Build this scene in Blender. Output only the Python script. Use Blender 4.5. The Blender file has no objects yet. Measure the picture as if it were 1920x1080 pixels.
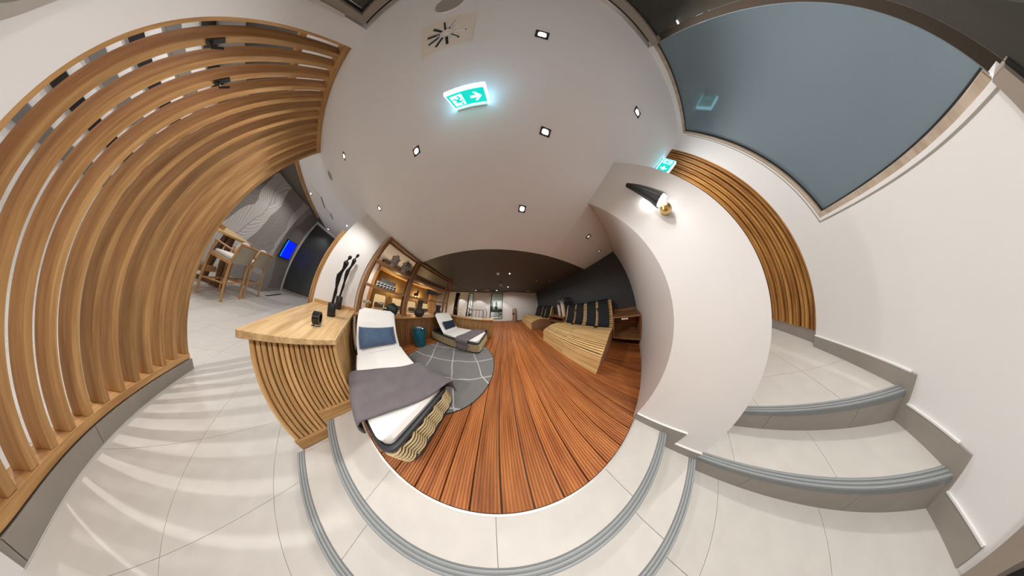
import bpy, bmesh, math, random
from mathutils import Matrix, Vector
random.seed(7)
scn = bpy.context.scene
COL = scn.collection
PI = math.pi

# ------------------------------------------------------------------ camera
# very wide fisheye; the lens polynomial follows a stereographic lens (2*atan(r/2f)); frame taken as 1920x1080
cd = bpy.data.cameras.new('camera')
cam = bpy.data.objects.new('camera', cd)
COL.objects.link(cam)
scn.camera = cam
cd.type = 'PANO'
cd.panorama_type = 'FISHEYE_LENS_POLYNOMIAL'
cd.sensor_fit = 'HORIZONTAL'
cd.sensor_width = 19.2
cd.sensor_height = 10.8
cd.fisheye_fov = math.radians(360)
LENS = (0.018, 10.09037371, -16.32824142, 12.77959234, -3.83679367)
cd.fisheye_polynomial_k0 = -LENS[0]
cd.fisheye_polynomial_k1 = -LENS[1] / 10
cd.fisheye_polynomial_k2 = -LENS[2] / 100
cd.fisheye_polynomial_k3 = -LENS[3] / 1000
cd.fisheye_polynomial_k4 = -LENS[4] / 10000
cd.clip_start = 0.01
CAM_H = 1.5
pitch, roll, yaw = math.radians(17.95), math.radians(-1.44), math.radians(-7.0)
u = Vector((math.cos(pitch) * math.sin(roll), math.sin(pitch), math.cos(pitch) * math.cos(roll)))
fw = (Vector((0, 1, 0)) - u * u[1]).normalized()
rt = fw.cross(u)
wy = fw * math.cos(yaw) + rt * math.sin(yaw)
wx = wy.cross(u)
to_world = Matrix((wx, wy, u))                   # rows: world axes in (right, forward, up)
right, fwd, up = to_world @ Vector((1, 0, 0)), to_world @ Vector((0, 1, 0)), to_world @ Vector((0, 0, 1))
rot = Matrix((right, up, -fwd)).transposed()
cam.matrix_world = Matrix.Translation((0, 0, CAM_H)) @ rot.to_4x4()

# ------------------------------------------------------------------ world and exposure
w = bpy.data.worlds.new('world')
scn.world = w
w.use_nodes = True
w.node_tree.nodes['Background'].inputs[0].default_value = (0.9, 0.92, 1.0, 1)
w.node_tree.nodes['Background'].inputs[1].default_value = 0.02
vs = scn.view_settings
vs.view_transform = 'Standard'
vs.look = 'None'
vs.gamma = 1
vs.use_curve_mapping = False
vs.exposure = 0.0
scn.cycles.use_denoising = True
scn.cycles.max_bounces = 10
scn.cycles.diffuse_bounces = 7
scn.cycles.sample_clamp_indirect = 6
scn.cycles.caustics_reflective = False
scn.cycles.caustics_refractive = False

ZC = 2.71          # main ceiling
LZ, MZ = -0.34, -0.17
WARM = (1.0, 0.86, 0.72)
NEUT = (1.0, 0.97, 0.935)


def spot(loc, energy, size=140, blend=0.6, color=NEUT, radius=0.05, aim=None, name='downlight_or_fill'):
    l = bpy.data.lights.new(name, 'SPOT')
    l.energy = energy
    l.spot_size = math.radians(size)
    l.spot_blend = blend
    l.color = color
    l.shadow_soft_size = radius
    o = bpy.data.objects.new(name, l)
    COL.objects.link(o)
    o.location = loc
    if aim:
        d = Vector(aim) - Vector(loc)
        o.rotation_euler = d.to_track_quat('-Z', 'Y').to_euler()
    return o


def point(loc, energy, color=WARM, radius=0.04, name='lamp_glow'):
    l = bpy.data.lights.new(name, 'POINT')
    l.energy = energy
    l.color = color
    l.shadow_soft_size = radius
    o = bpy.data.objects.new(name, l)
    COL.objects.link(o)
    o.location = loc
    return o


# ------------------------------------------------------------------ materials
MATS = {}


def nodes_of(m):
    nt = m.node_tree
    return nt, nt.nodes, nt.links, nt.nodes['Principled BSDF']


def mat(name, col, rough=0.6, metal=0.0, noise=0.0, scale=8.0, bump=0.0, spec=0.5, coat=0.0):
    if name in MATS:
        return MATS[name]
    m = bpy.data.materials.new(name)
    m.use_nodes = True
    nt, N, L, p = nodes_of(m)
    p.inputs['Roughness'].default_value = rough
    p.inputs['Metallic'].default_value = metal
    p.inputs['Specular IOR Level'].default_value = spec
    p.inputs['Coat Weight'].default_value = coat
    tc = N.new('ShaderNodeTexCoord')
    nz = N.new('ShaderNodeTexNoise')
    nz.inputs['Scale'].default_value = scale
    nz.inputs['Detail'].default_value = 5
    L.new(tc.outputs['Object'], nz.inputs['Vector'])
    mx = N.new('ShaderNodeMix')
    mx.data_type = 'RGBA'
    k = max(noise, 0.01)
    mx.inputs[6].default_value = (*[c * (1 - k) for c in col], 1)
    mx.inputs[7].default_value = (*[min(1, c * (1 + k)) for c in col], 1)
    L.new(nz.outputs['Fac'], mx.inputs[0])
    L.new(mx.outputs[2], p.inputs['Base Color'])
    if bump:
        b = N.new('ShaderNodeBump')
        b.inputs['Strength'].default_value = bump
        b.inputs['Distance'].default_value = 0.01
        L.new(nz.outputs['Fac'], b.inputs['Height'])
        L.new(b.outputs[0], p.inputs['Normal'])
    MATS[name] = m
    return m


def wood(name, dark, light, axis='Z', rough=0.5, grain=14.0, vary=0.25, grooves=0, spec=0.4, coat=0.0):
    """grain stretched along one object axis; tint differs from piece to piece"""
    if name in MATS:
        return MATS[name]
    m = bpy.data.materials.new(name)
    m.use_nodes = True
    nt, N, L, p = nodes_of(m)
    p.inputs['Roughness'].default_value = rough
    p.inputs['Specular IOR Level'].default_value = spec
    p.inputs['Coat Weight'].default_value = coat
    tc = N.new('ShaderNodeTexCoord')
    oi = N.new('ShaderNodeObjectInfo')
    off = N.new('ShaderNodeVectorMath')
    off.operation = 'MULTIPLY_ADD'
    cmb = N.new('ShaderNodeCombineXYZ')
    for i in range(3):
        L.new(oi.outputs['Random'], cmb.inputs[i])
    off.inputs[1].default_value = (17, 23, 31)
    L.new(cmb.outputs[0], off.inputs[0])
    L.new(tc.outputs['Object'], off.inputs[2])
    mp = N.new('ShaderNodeMapping')
    sc = [grain, grain, grain]
    sc['XYZ'.index(axis)] = grain * 0.07
    mp.inputs['Scale'].default_value = sc
    L.new(off.outputs[0], mp.inputs['Vector'])
    nz = N.new('ShaderNodeTexNoise')
    nz.inputs['Scale'].default_value = 1.6
    nz.inputs['Detail'].default_value = 7
    nz.inputs['Roughness'].default_value = 0.62
    L.new(mp.outputs[0], nz.inputs['Vector'])
    rp = N.new('ShaderNodeValToRGB')
    rp.color_ramp.elements[0].position = 0.36
    rp.color_ramp.elements[1].position = 0.64
    rp.color_ramp.elements[0].color = (*dark, 1)
    rp.color_ramp.elements[1].color = (*light, 1)
    L.new(nz.outputs['Fac'], rp.inputs['Fac'])
    hv = N.new('ShaderNodeHueSaturation')
    mr = N.new('ShaderNodeMapRange')
    mr.inputs['To Min'].default_value = 1 - vary
    mr.inputs['To Max'].default_value = 1 + vary
    L.new(oi.outputs['Random'], mr.inputs['Value'])
    L.new(mr.outputs[0], hv.inputs['Value'])
    L.new(rp.outputs[0], hv.inputs['Color'])
    L.new(hv.outputs[0], p.inputs['Base Color'])
    if grooves:
        wv = N.new('ShaderNodeTexWave')
        wv.wave_type = 'BANDS'
        wv.bands_direction = 'X'
        wv.inputs['Scale'].default_value = grooves
        wv.inputs['Distortion'].default_value = 0
        L.new(tc.outputs['Object'], wv.inputs['Vector'])
        b = N.new('ShaderNodeBump')
        b.inputs['Strength'].default_value = 0.8
        b.inputs['Distance'].default_value = 0.006
        L.new(wv.outputs['Fac'], b.inputs['Height'])
        L.new(b.outputs[0], p.inputs['Normal'])
        dk = N.new('ShaderNodeMix')
        dk.data_type = 'RGBA'
        dk.blend_type = 'MULTIPLY'
        dk.inputs[0].default_value = 0.75
        r2 = N.new('ShaderNodeValToRGB')
        r2.color_ramp.elements[0].position = 0.05
        r2.color_ramp.elements[1].position = 0.35
        r2.color_ramp.elements[0].color = (0.35, 0.33, 0.32, 1)
        L.new(wv.outputs['Fac'], r2.inputs['Fac'])
        L.new(hv.outputs[0], dk.inputs[6])
        L.new(r2.outputs[0], dk.inputs[7])
        L.new(dk.outputs[2], p.inputs['Base Color'])
    MATS[name] = m
    return m


def emit(name, col, strength):
    if name in MATS:
        return MATS[name]
    m = bpy.data.materials.new(name)
    m.use_nodes = True
    nt, N, L, p = nodes_of(m)
    p.inputs['Base Color'].default_value = (*col, 1)
    p.inputs['Emission Color'].default_value = (*col, 1)
    p.inputs['Emission Strength'].default_value = strength
    MATS[name] = m
    return m


def glass(name, col=(0.9, 0.95, 0.93), rough=0.02, mixf=0.25):
    if name in MATS:
        return MATS[name]
    m = bpy.data.materials.new(name)
    m.use_nodes = True
    nt = m.node_tree
    nt.nodes.clear()
    o = nt.nodes.new('ShaderNodeOutputMaterial')
    t = nt.nodes.new('ShaderNodeBsdfTransparent')
    t.inputs[0].default_value = (*col, 1)
    g = nt.nodes.new('ShaderNodeBsdfGlossy')
    g.inputs['Roughness'].default_value = rough
    g.inputs[0].default_value = (0.9, 0.9, 0.9, 1)
    mx = nt.nodes.new('ShaderNodeMixShader')
    fr = nt.nodes.new('ShaderNodeFresnel')
    fr.inputs[0].default_value = 1.45
    nt.links.new(fr.outputs[0], mx.inputs[0])
    nt.links.new(t.outputs[0], mx.inputs[1])
    nt.links.new(g.outputs[0], mx.inputs[2])
    nt.links.new(mx.outputs[0], o.inputs[0])
    MATS[name] = m
    return m


PLASTER = mat('white_plaster', (0.80, 0.785, 0.775), 0.8, noise=0.02, scale=2)
CEIL = mat('ceiling_paint', (0.80, 0.82, 0.855), 0.85, noise=0.02, scale=2)
TILE = mat('stone_tile', (0.60, 0.57, 0.53), 0.42, noise=0.10, scale=7)
GROUT = mat('grout', (0.30, 0.28, 0.25), 0.9)
SKIRT = mat('skirting_tile', (0.31, 0.28, 0.245), 0.55, noise=0.12, scale=9)
NOSE = mat('nosing_rubber', (0.20, 0.215, 0.22), 0.5, noise=0.05)
NOSED = mat('nosing_ridge', (0.30, 0.32, 0.325), 0.45)
DARKCEIL = mat('dark_ceiling_paint', (0.085, 0.072, 0.060), 0.6, noise=0.1)
DARKWALL = mat('dark_wall_paint', (0.05, 0.056, 0.064), 0.7, noise=0.15, scale=3)
CHALK = mat('dark_painted_wall', (0.05, 0.056, 0.056), 0.45, noise=0.12, scale=2)
OAKZ = wood('oak_vertical', (0.34, 0.17, 0.06), (0.56, 0.33, 0.13), 'Z', vary=0.12)
OAKX = wood('oak_lengthwise', (0.36, 0.18, 0.062), (0.58, 0.34, 0.135), 'X', vary=0.08)
OAKY = wood('oak_crosswise', (0.36, 0.18, 0.062), (0.58, 0.34, 0.135), 'Y', vary=0.08)
OAKTOP = wood('oak_tabletop', (0.44, 0.265, 0.105), (0.74, 0.52, 0.27), 'X', rough=0.4, grain=9, vary=0.03)
OAKEDGE = wood('oak_slat_light', (0.44, 0.235, 0.08), (0.68, 0.42, 0.18), 'Z', vary=0.14)
TEAKZ = wood('shelf_wood_vertical', (0.19, 0.078, 0.026), (0.33, 0.155, 0.058), 'Z', vary=0.08)
TEAKY = wood('shelf_wood_lengthwise', (0.22, 0.098, 0.034), (0.37, 0.19, 0.075), 'Y', vary=0.08)
TEAKX = wood('shelf_wood_crosswise', (0.17, 0.072, 0.024), (0.30, 0.145, 0.055), 'X', vary=0.08)
DECK = wood('deck_board', (0.30, 0.080, 0.015), (0.56, 0.19, 0.045), 'Y', rough=0.45, grain=12, vary=0.22, grooves=13.5)
PINE = wood('lounger_slat', (0.60, 0.36, 0.13), (0.86, 0.60, 0.28), 'Y', vary=0.14, grain=10)
PINESIDE = wood('lounger_side', (0.32, 0.17, 0.085), (0.46, 0.27, 0.15), 'X', vary=0.05)
CORRSLAT = wood('corridor_slat', (0.26, 0.10, 0.02), (0.56, 0.28, 0.075), 'Z', vary=0.18, grain=16)
BARWOOD = wood('bar_chair_wood', (0.32, 0.16, 0.055), (0.52, 0.30, 0.12), 'Z', vary=0.08)
DARKWOOD = wood('trestle_wood', (0.10, 0.04, 0.014), (0.20, 0.085, 0.03), 'Z', vary=0.08)
BLACK = mat('black_matt', (0.012, 0.012, 0.013), 0.45)
BLACKG = mat('black_gloss', (0.010, 0.010, 0.011), 0.16)
BRASS = mat('brass', (0.72, 0.53, 0.22), 0.28, metal=1.0)
CLOTH = mat('white_mattress_cover', (0.82, 0.80, 0.77), 0.85, noise=0.02, scale=30)
TOWEL = mat('grey_velvet_throw', (0.145, 0.125, 0.135), 0.95, noise=0.28, scale=7, bump=0.25)
BLUEC = mat('blue_cushion_linen', (0.06, 0.10, 0.17), 0.9, noise=0.3, scale=14, bump=0.15)
NAVY = mat('navy_cushion_linen', (0.012, 0.022, 0.045), 0.9, noise=0.2, scale=14)
RIM = mat('charcoal_lacquer', (0.035, 0.038, 0.044), 0.3)
RATTAN = mat('rattan_cane', (0.68, 0.54, 0.30), 0.5, noise=0.15, scale=40)
TEAL = mat('teal_glaze', (0.004, 0.085, 0.12), 0.14, noise=0.35, scale=6, coat=0.6)
WHITE = mat('white_plastic', (0.80, 0.80, 0.79), 0.5)
GREYV = mat('grey_ceramic', (0.44, 0.42, 0.40), 0.7, noise=0.1)
GREENV = mat('dark_green_ceramic', (0.012, 0.028, 0.022), 0.5, noise=0.3, scale=30)
BROWNV = mat('dark_brown_ceramic', (0.032, 0.021, 0.016), 0.6, noise=0.2, scale=20)
WHALE = mat('whale_blue_grey', (0.030, 0.050, 0.062), 0.5, noise=0.2)
LEAF = mat('leaf_green', (0.045, 0.10, 0.03), 0.6, noise=0.4, scale=10)
DRYLEAF = mat('dried_grey_leaf', (0.15, 0.155, 0.16), 0.8, noise=0.3, scale=10)
FLOWER = mat('dried_white_flower', (0.42, 0.36, 0.26), 0.9, noise=0.2, scale=40)
PADN = mat('navy_lounger_pad', (0.005, 0.007, 0.013), 0.75, noise=0.2, scale=20)
PALEWOOD = mat('bleached_trunk', (0.72, 0.64, 0.55), 0.8, noise=0.2, scale=12, bump=0.4)
STEEL = mat('brushed_steel', (0.62, 0.55, 0.46), 0.3, metal=0.9)
CREAM = mat('cream_upholstery', (0.70, 0.58, 0.36), 0.85, noise=0.05)
BROWNC = mat('brown_cushion', (0.06, 0.035, 0.03), 0.9)
BROWNWALL = mat('bronze_wall_paint', (0.12, 0.07, 0.022), 0.55, noise=0.12, scale=3)
CANVAS = mat('linen_canvas', (0.36, 0.32, 0.25), 0.9, noise=0.1, scale=40)
PILLOWW = mat('white_pillow', (0.78, 0.75, 0.70), 0.9)
TILEDARK = mat('brown_grey_tile', (0.13, 0.11, 0.098), 0.5, noise=0.18, scale=6)
UMBER = mat('umber_upper_wall', (0.045, 0.03, 0.018), 0.6, noise=0.25, scale=4)
FRAMEW = wood('window_frame_wood', (0.40, 0.31, 0.23), (0.54, 0.44, 0.35), 'Z', vary=0.05)
ALU = mat('aluminium', (0.62, 0.60, 0.57), 0.35, metal=0.6)
LAMPON = emit('lamp_lens_lit', (1.0, 0.95, 0.88), 30)
LAMPWARM = emit('warm_bulb', (1.0, 0.75, 0.38), 40)
LAMPDIM = emit('lamp_lens_dim', (1.0, 0.95, 0.88), 0.5)
SIGNG = emit('sign_green', (0.0, 0.60, 0.50), 0.95)
SIGNW = emit('sign_white', (0.55, 0.95, 1.0), 1.6)
SIGNB = emit('sign_body', (0.35, 0.80, 1.0), 7)
TVBLUE = emit('screen_blue', (0.0, 0.01, 0.95), 1.1)
CYANBAR = emit('screen_cyan', (0.0, 0.30, 1.0), 1.2)
GLASS = glass('clear_glass')
SMOKE = glass('smoked_glass', (0.55, 0.60, 0.58))


def frosted():
    m = bpy.data.materials.new('frosted_glass')
    m.use_nodes = True
    nt, N, L, p = nodes_of(m)
    tc = N.new('ShaderNodeTexCoord')
    nz = N.new('ShaderNodeTexNoise')
    nz.inputs['Scale'].default_value = 0.9
    L.new(tc.outputs['Object'], nz.inputs['Vector'])
    mx = N.new('ShaderNodeMix')
    mx.data_type = 'RGBA'
    mx.inputs[6].default_value = (0.13, 0.18, 0.215, 1)
    mx.inputs[7].default_value = (0.205, 0.26, 0.295, 1)
    L.new(nz.outputs['Fac'], mx.inputs[0])
    L.new(mx.outputs[2], p.inputs['Base Color'])
    p.inputs['Roughness'].default_value = 0.06
    p.inputs['Specular IOR Level'].default_value = 0.5
    return m


FROST = frosted()


def mural():
    m = bpy.data.materials.new('leaf_mural')
    m.use_nodes = True
    nt, N, L, p = nodes_of(m)
    p.inputs['Roughness'].default_value = 0.85
    tc = N.new('ShaderNodeTexCoord')
    sp = N.new('ShaderNodeSeparateXYZ')
    nz0 = N.new('ShaderNodeTexNoise')
    nz0.inputs['Scale'].default_value = 0.7
    L.new(tc.outputs['Object'], nz0.inputs['Vector'])
    add = N.new('ShaderNodeVectorMath')
    add.operation = 'MULTIPLY_ADD'
    add.inputs[1].default_value = (0.9, 0.9, 0.9)
    L.new(nz0.outputs['Color'], add.inputs[0])
    L.new(tc.outputs['Object'], add.inputs[2])
    mp = N.new('ShaderNodeMapping')
    mp.inputs['Rotation'].default_value = (0.45, 0.45, 0)
    L.new(add.outputs[0], mp.inputs['Vector'])
    L.new(mp.outputs[0], sp.inputs[0])

    def mth(op, a, b=None):
        n = N.new('ShaderNodeMath')
        n.operation = op
        for i, v in enumerate((a, b)):
            if v is None:
                continue
            if isinstance(v, (int, float)):
                n.inputs[i].default_value = v
            else:
                L.new(v, n.inputs[i])
        return n.outputs[0]
    s = mth('ADD', sp.outputs['X'], sp.outputs['Y'])
    cell = mth('DIVIDE', s, 0.85)
    fr = mth('FRACT', cell)
    ab = mth('ABSOLUTE', mth('SUBTRACT', fr, 0.5))
    chev = mth('ADD', mth('MULTIPLY', sp.outputs['Z'], 11.0), mth('MULTIPLY', ab, -13.0))
    vein = mth('POWER', mth('ABSOLUTE', mth('SINE', mth('MULTIPLY', chev, 2.2))), 0.55)
    rib = mth('LESS_THAN', ab, 0.018)
    line = mth('MAXIMUM', mth('SUBTRACT', 1.0, vein), rib)
    wn = N.new('ShaderNodeTexWhiteNoise')
    wn.noise_dimensions = '1D'
    L.new(mth('FLOOR', cell), wn.inputs['W'])
    tone = N.new('ShaderNodeValToRGB')
    cr = tone.color_ramp
    cr.elements[0].color = (0.20, 0.18, 0.175, 1)
    cr.elements[1].color = (0.62, 0.59, 0.57, 1)
    e = cr.elements.new(0.5)
    e.color = (0.38, 0.36, 0.355, 1)
    L.new(wn.outputs['Value'], tone.inputs['Fac'])
    mx = N.new('ShaderNodeMix')
    mx.data_type = 'RGBA'
    mx.inputs[7].default_value = (0.27, 0.235, 0.215, 1)
    L.new(mth('MULTIPLY', line, 0.9), mx.inputs[0])
    L.new(tone.outputs[0], mx.inputs[6])
    L.new(mx.outputs[2], p.inputs['Base Color'])
    return m


MURAL = mural()


def rug_material():
    m = bpy.data.materials.new('woven_rug')
    m.use_nodes = True
    nt, N, L, p = nodes_of(m)
    p.inputs['Roughness'].default_value = 0.95
    tc = N.new('ShaderNodeTexCoord')
    sp = N.new('ShaderNodeSeparateXYZ')
    nz = N.new('ShaderNodeTexNoise')
    nz.inputs['Scale'].default_value = 1.6
    L.new(tc.outputs['Object'], nz.inputs['Vector'])
    ad = N.new('ShaderNodeVectorMath')
    ad.operation = 'MULTIPLY_ADD'
    ad.inputs[1].default_value = (0.18, 0.18, 0)
    L.new(nz.outputs['Color'], ad.inputs[0])
    L.new(tc.outputs['Object'], ad.inputs[2])
    L.new(ad.outputs[0], sp.inputs[0])

    def mth(op, a, b=None):
        n = N.new('ShaderNodeMath')
        n.operation = op
        for i, v in enumerate((a, b)):
            if v is None:
                continue
            if isinstance(v, (int, float)):
                n.inputs[i].default_value = v
            else:
                L.new(v, n.inputs[i])
        return n.outputs[0]

    def lines(ax, ay, period, wdt, ph):
        v = mth('ADD', mth('MULTIPLY', sp.outputs['X'], ax), mth('MULTIPLY', sp.outputs['Y'], ay))
        f = mth('FRACT', mth('ADD', mth('DIVIDE', v, period), ph))
        return mth('LESS_THAN', mth('ABSOLUTE', mth('SUBTRACT', f, 0.5)), wdt)
    a = lines(0.80, 0.60, 0.58, 0.019, 0.15)
    b = lines(-0.30, 0.95, 0.50, 0.021, 0.35)
    st = mth('MAXIMUM', a, b)
    wv = mth('SINE', mth('MULTIPLY', sp.outputs['X'], 420))
    wv2 = mth('SINE', mth('MULTIPLY', sp.outputs['Y'], 420))
    weave = mth('ADD', 0.5, mth('MULTIPLY', mth('MULTIPLY', wv, wv2), 0.5))
    base = N.new('ShaderNodeMix')
    base.data_type = 'RGBA'
    base.inputs[6].default_value = (0.085, 0.083, 0.08, 1)
    base.inputs[7].default_value = (0.27, 0.265, 0.255, 1)
    L.new(weave, base.inputs[0])
    mx = N.new('ShaderNodeMix')
    mx.data_type = 'RGBA'
    mx.inputs[7].default_value = (0.48, 0.46, 0.43, 1)
    L.new(st, mx.inputs[0])
    L.new(base.outputs[2], mx.inputs[6])
    L.new(mx.outputs[2], p.inputs['Base Color'])
    return m


RUG = rug_material()


# ------------------------------------------------------------------ mesh helpers
class MB:
    def __init__(self):
        self.v, self.f = [], []

    def box(self, x0, x1, y0, y1, z0, z1):
        b = len(self.v)
        self.v += [(x, y, z) for z in (z0, z1) for y in (y0, y1) for x in (x0, x1)]
        self.f += [tuple(b + i for i in q) for q in ((0, 2, 3, 1), (4, 5, 7, 6), (0, 1, 5, 4), (2, 6, 7, 3), (0, 4, 6, 2), (1, 3, 7, 5))]
        return self

    def obox(self, c, ax, ay, az):
        """box by centre and half-axis vectors"""
        b = len(self.v)
        c, ax, ay, az = map(Vector, (c, ax, ay, az))
        self.v += [tuple(c + ax * sx + ay * sy + az * sz) for sz in (-1, 1) for sy in (-1, 1) for sx in (-1, 1)]
        self.f += [tuple(b + i for i in q) for q in ((0, 2, 3, 1), (4, 5, 7, 6), (0, 1, 5, 4), (2, 6, 7, 3), (0, 4, 6, 2), (1, 3, 7, 5))]
        return self

    def prism(self, pts, axis, a, b):
        """polygon pts (2D) extruded along axis from a to b"""
        n, s = len(pts), len(self.v)

        def mk(p, t):
            return {'X': (t, p[0], p[1]), 'Y': (p[0], t, p[1]), 'Z': (p[0], p[1], t)}[axis]
        self.v += [mk(p, a) for p in pts] + [mk(p, b) for p in pts]
        self.f += [tuple(s + i for i in range(n - 1, -1, -1)), tuple(s + n + i for i in range(n))]
        self.f += [(s + i, s + (i + 1) % n, s + n + (i + 1) % n, s + n + i) for i in range(n)]
        return self

    def lathe(self, prof, c=(0, 0, 0), seg=20, caps=True):
        """profile (r, z) around the vertical axis"""
        s = len(self.v)
        for r, z in prof:
            for i in range(seg):
                a = 2 * PI * i / seg
                self.v.append((c[0] + r * math.cos(a), c[1] + r * math.sin(a), c[2] + z))
        for k in range(len(prof) - 1):
            for i in range(seg):
                j = (i + 1) % seg
                self.f.append((s + k * seg + i, s + k * seg + j, s + (k + 1) * seg + j, s + (k + 1) * seg + i))
        if caps:
            self.f.append(tuple(s + i for i in range(seg - 1, -1, -1)))
            e = s + (len(prof) - 1) * seg
            self.f.append(tuple(e + i for i in range(seg)))
        return self

    def tube(self, pts, r, seg=8, closed=False):
        pts = [Vector(p) for p in pts]
        n = len(pts)
        rs = r if isinstance(r, (list, tuple)) else [r] * n
        s = len(self.v)
        ref = Vector((0, 0, 1))
        for k, p in enumerate(pts):
            if closed:
                t = (pts[(k + 1) % n] - pts[k - 1]).normalized()
            else:
                t = (pts[min(k + 1, n - 1)] - pts[max(k - 1, 0)]).normalized()
            rr = ref if abs(t.dot(ref)) < 0.95 else Vector((1, 0, 0))
            a = t.cross(rr).normalized()
            b = t.cross(a).normalized()
            for i in range(seg):
                g = 2 * PI * i / seg
                self.v.append(tuple(p + a * (rs[k] * math.cos(g)) + b * (rs[k] * math.sin(g))))
        m = n if closed else n - 1
        for k in range(m):
            k2 = (k + 1) % n
            for i in range(seg):
                j = (i + 1) % seg
                self.f.append((s + k * seg + i, s + k * seg + j, s + k2 * seg + j, s + k2 * seg + i))
        if not closed:
            self.f.append(tuple(s + i for i in range(seg - 1, -1, -1)))
            self.f.append(tuple(s + (n - 1) * seg + i for i in range(seg)))
        return self

    def ball(self, c, r, seg=12, rings=8):
        rx, ry, rz = r if isinstance(r, (tuple, list)) else (r, r, r)
        s = len(self.v)
        self.v.append((c[0], c[1], c[2] - rz))
        for k in range(1, rings):
            th = -PI / 2 + PI * k / rings
            for i in range(seg):
                a = 2 * PI * i / seg
                self.v.append((c[0] + rx * math.cos(th) * math.cos(a), c[1] + ry * math.cos(th) * math.sin(a), c[2] + rz * math.sin(th)))
        self.v.append((c[0], c[1], c[2] + rz))
        e = len(self.v) - 1
        for i in range(seg):
            j = (i + 1) % seg
            self.f.append((s, s + 1 + j, s + 1 + i))
            self.f.append((e, s + 1 + (rings - 2) * seg + i, s + 1 + (rings - 2) * seg + j))
        for k in range(rings - 2):
            for i in range(seg):
                j = (i + 1) % seg
                a = s + 1 + k * seg
                self.f.append((a + i, a + j, a + seg + j, a + seg + i))
        return self

    def grid(self, fn, nu, nv):
        s = len(self.v)
        for i in range(nu + 1):
            for j in range(nv + 1):
                self.v.append(tuple(fn(i / nu, j / nv)))
        for i in range(nu):
            for j in range(nv):
                a = s + i * (nv + 1) + j
                self.f.append((a, a + nv + 1, a + nv + 2, a + 1))
        return self

    def mesh(self, name, m, origin=(0, 0, 0), bevel=0, seg=1, smooth=False):
        me = bpy.data.meshes.new(name)
        ox, oy, oz = origin
        me.from_pydata([(x - ox, y - oy, z - oz) for x, y, z in self.v], [], self.f)
        bm = bmesh.new()
        bm.from_mesh(me)
        bmesh.ops.recalc_face_normals(bm, faces=bm.faces)
        if bevel:
            bmesh.ops.bevel(bm, geom=list(bm.edges), offset=bevel, segments=seg, affect='EDGES', clamp_overlap=True)
        bm.to_mesh(me)
        bm.free()
        if smooth:
            for p in me.polygons:
                p.use_smooth = True
            try:
                me.set_sharp_from_angle(angle=math.radians(40))
            except Exception:
                pass
        me.materials.append(m)
        return me


def wloc(o):
    v = Vector((0, 0, 0))
    while o:
        v += o.location
        o = o.parent
    return v


def add(name, me, parent=None, loc=None):
    o = bpy.data.objects.new(name, me)
    COL.objects.link(o)
    if parent:
        o.parent = parent
    if loc is not None:
        o.location = loc
    return o


def part(name, b, m, parent, bevel=0, seg=1, smooth=False, label=None):
    """one mesh drawn in world coordinates, stored relative to its (unrotated) parent"""
    o = add(name, b.mesh(name, m, wloc(parent), bevel, seg, smooth), parent)
    if label:
        o['label'] = label
    return o


def tag(o, label, cat, group=None, kind=None):
    o['label'] = label
    o['category'] = cat
    if group:
        o['group'] = group
    if kind:
        o['kind'] = kind
    return o


def thing(name, label, cat, loc=(0, 0, 0), group=None):
    o = bpy.data.objects.new(name, None)
    o.empty_display_size = 0.1
    COL.objects.link(o)
    o.location = loc
    return tag(o, label, cat, group)


def solo(name, b, m, label, cat, base=(0, 0, 0), bevel=0, seg=1, smooth=False, group=None, kind=None):
    """a thing that is one mesh, with its origin at its base"""
    o = add(name, b.mesh(name, m, base, bevel, seg, smooth), None, base)
    return tag(o, label, cat, group, kind)


def struct(name, b, m, label, cat, base=(0, 0, 0), bevel=0):
    return solo(name, b, m, label, cat, base, bevel, kind='structure')


def dup(o, loc, label=None, group=None):
    r = o.copy()
    COL.objects.link(r)
    r.location = loc
    if label:
        r['label'] = label
    if group:
        r['group'] = group
    for ch in list(o.children):
        c = ch.copy()
        COL.objects.link(c)
        c.parent = r
        for g in list(ch.children):
            h = g.copy()
            COL.objects.link(h)
            h.parent = c
    return r


BOXES = {}


def piece(name, parent, x0, x1, y0, y1, z0, z1, m, bevel=0.0):
    """box piece with its own origin; alike pieces share mesh data"""
    d = (round(x1 - x0, 4), round(y1 - y0, 4), round(z1 - z0, 4))
    key = (d, m.name, bevel)
    if key not in BOXES:
        BOXES[key] = MB().box(-d[0] / 2, d[0] / 2, -d[1] / 2, d[1] / 2, -d[2] / 2, d[2] / 2).mesh(name, m, bevel=bevel)
    c = Vector(((x0 + x1) / 2, (y0 + y1) / 2, (z0 + z1) / 2))
    return add(name, BOXES[key], parent, c - (wloc(parent) if parent else Vector()))


def tiles(parent, xs, ys, z, m, gap=0.003, t=0.012):
    for i in range(len(xs) - 1):
        for j in range(len(ys) - 1):
            piece('tile', parent, xs[i] + gap / 2, xs[i + 1] - gap / 2, ys[j] + gap / 2, ys[j + 1] - gap / 2, z - t, z, m)


def steps(a, b, d, phase):
    """joint positions phase + k*d lying strictly inside a..b, with both ends"""
    k = math.ceil((a - phase) / d + 1e-6)
    out = [a]
    while phase + k * d < b - 0.02:
        if phase + k * d > a + 0.02:
            out.append(phase + k * d)
        k += 1
    return out + [b]


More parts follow.
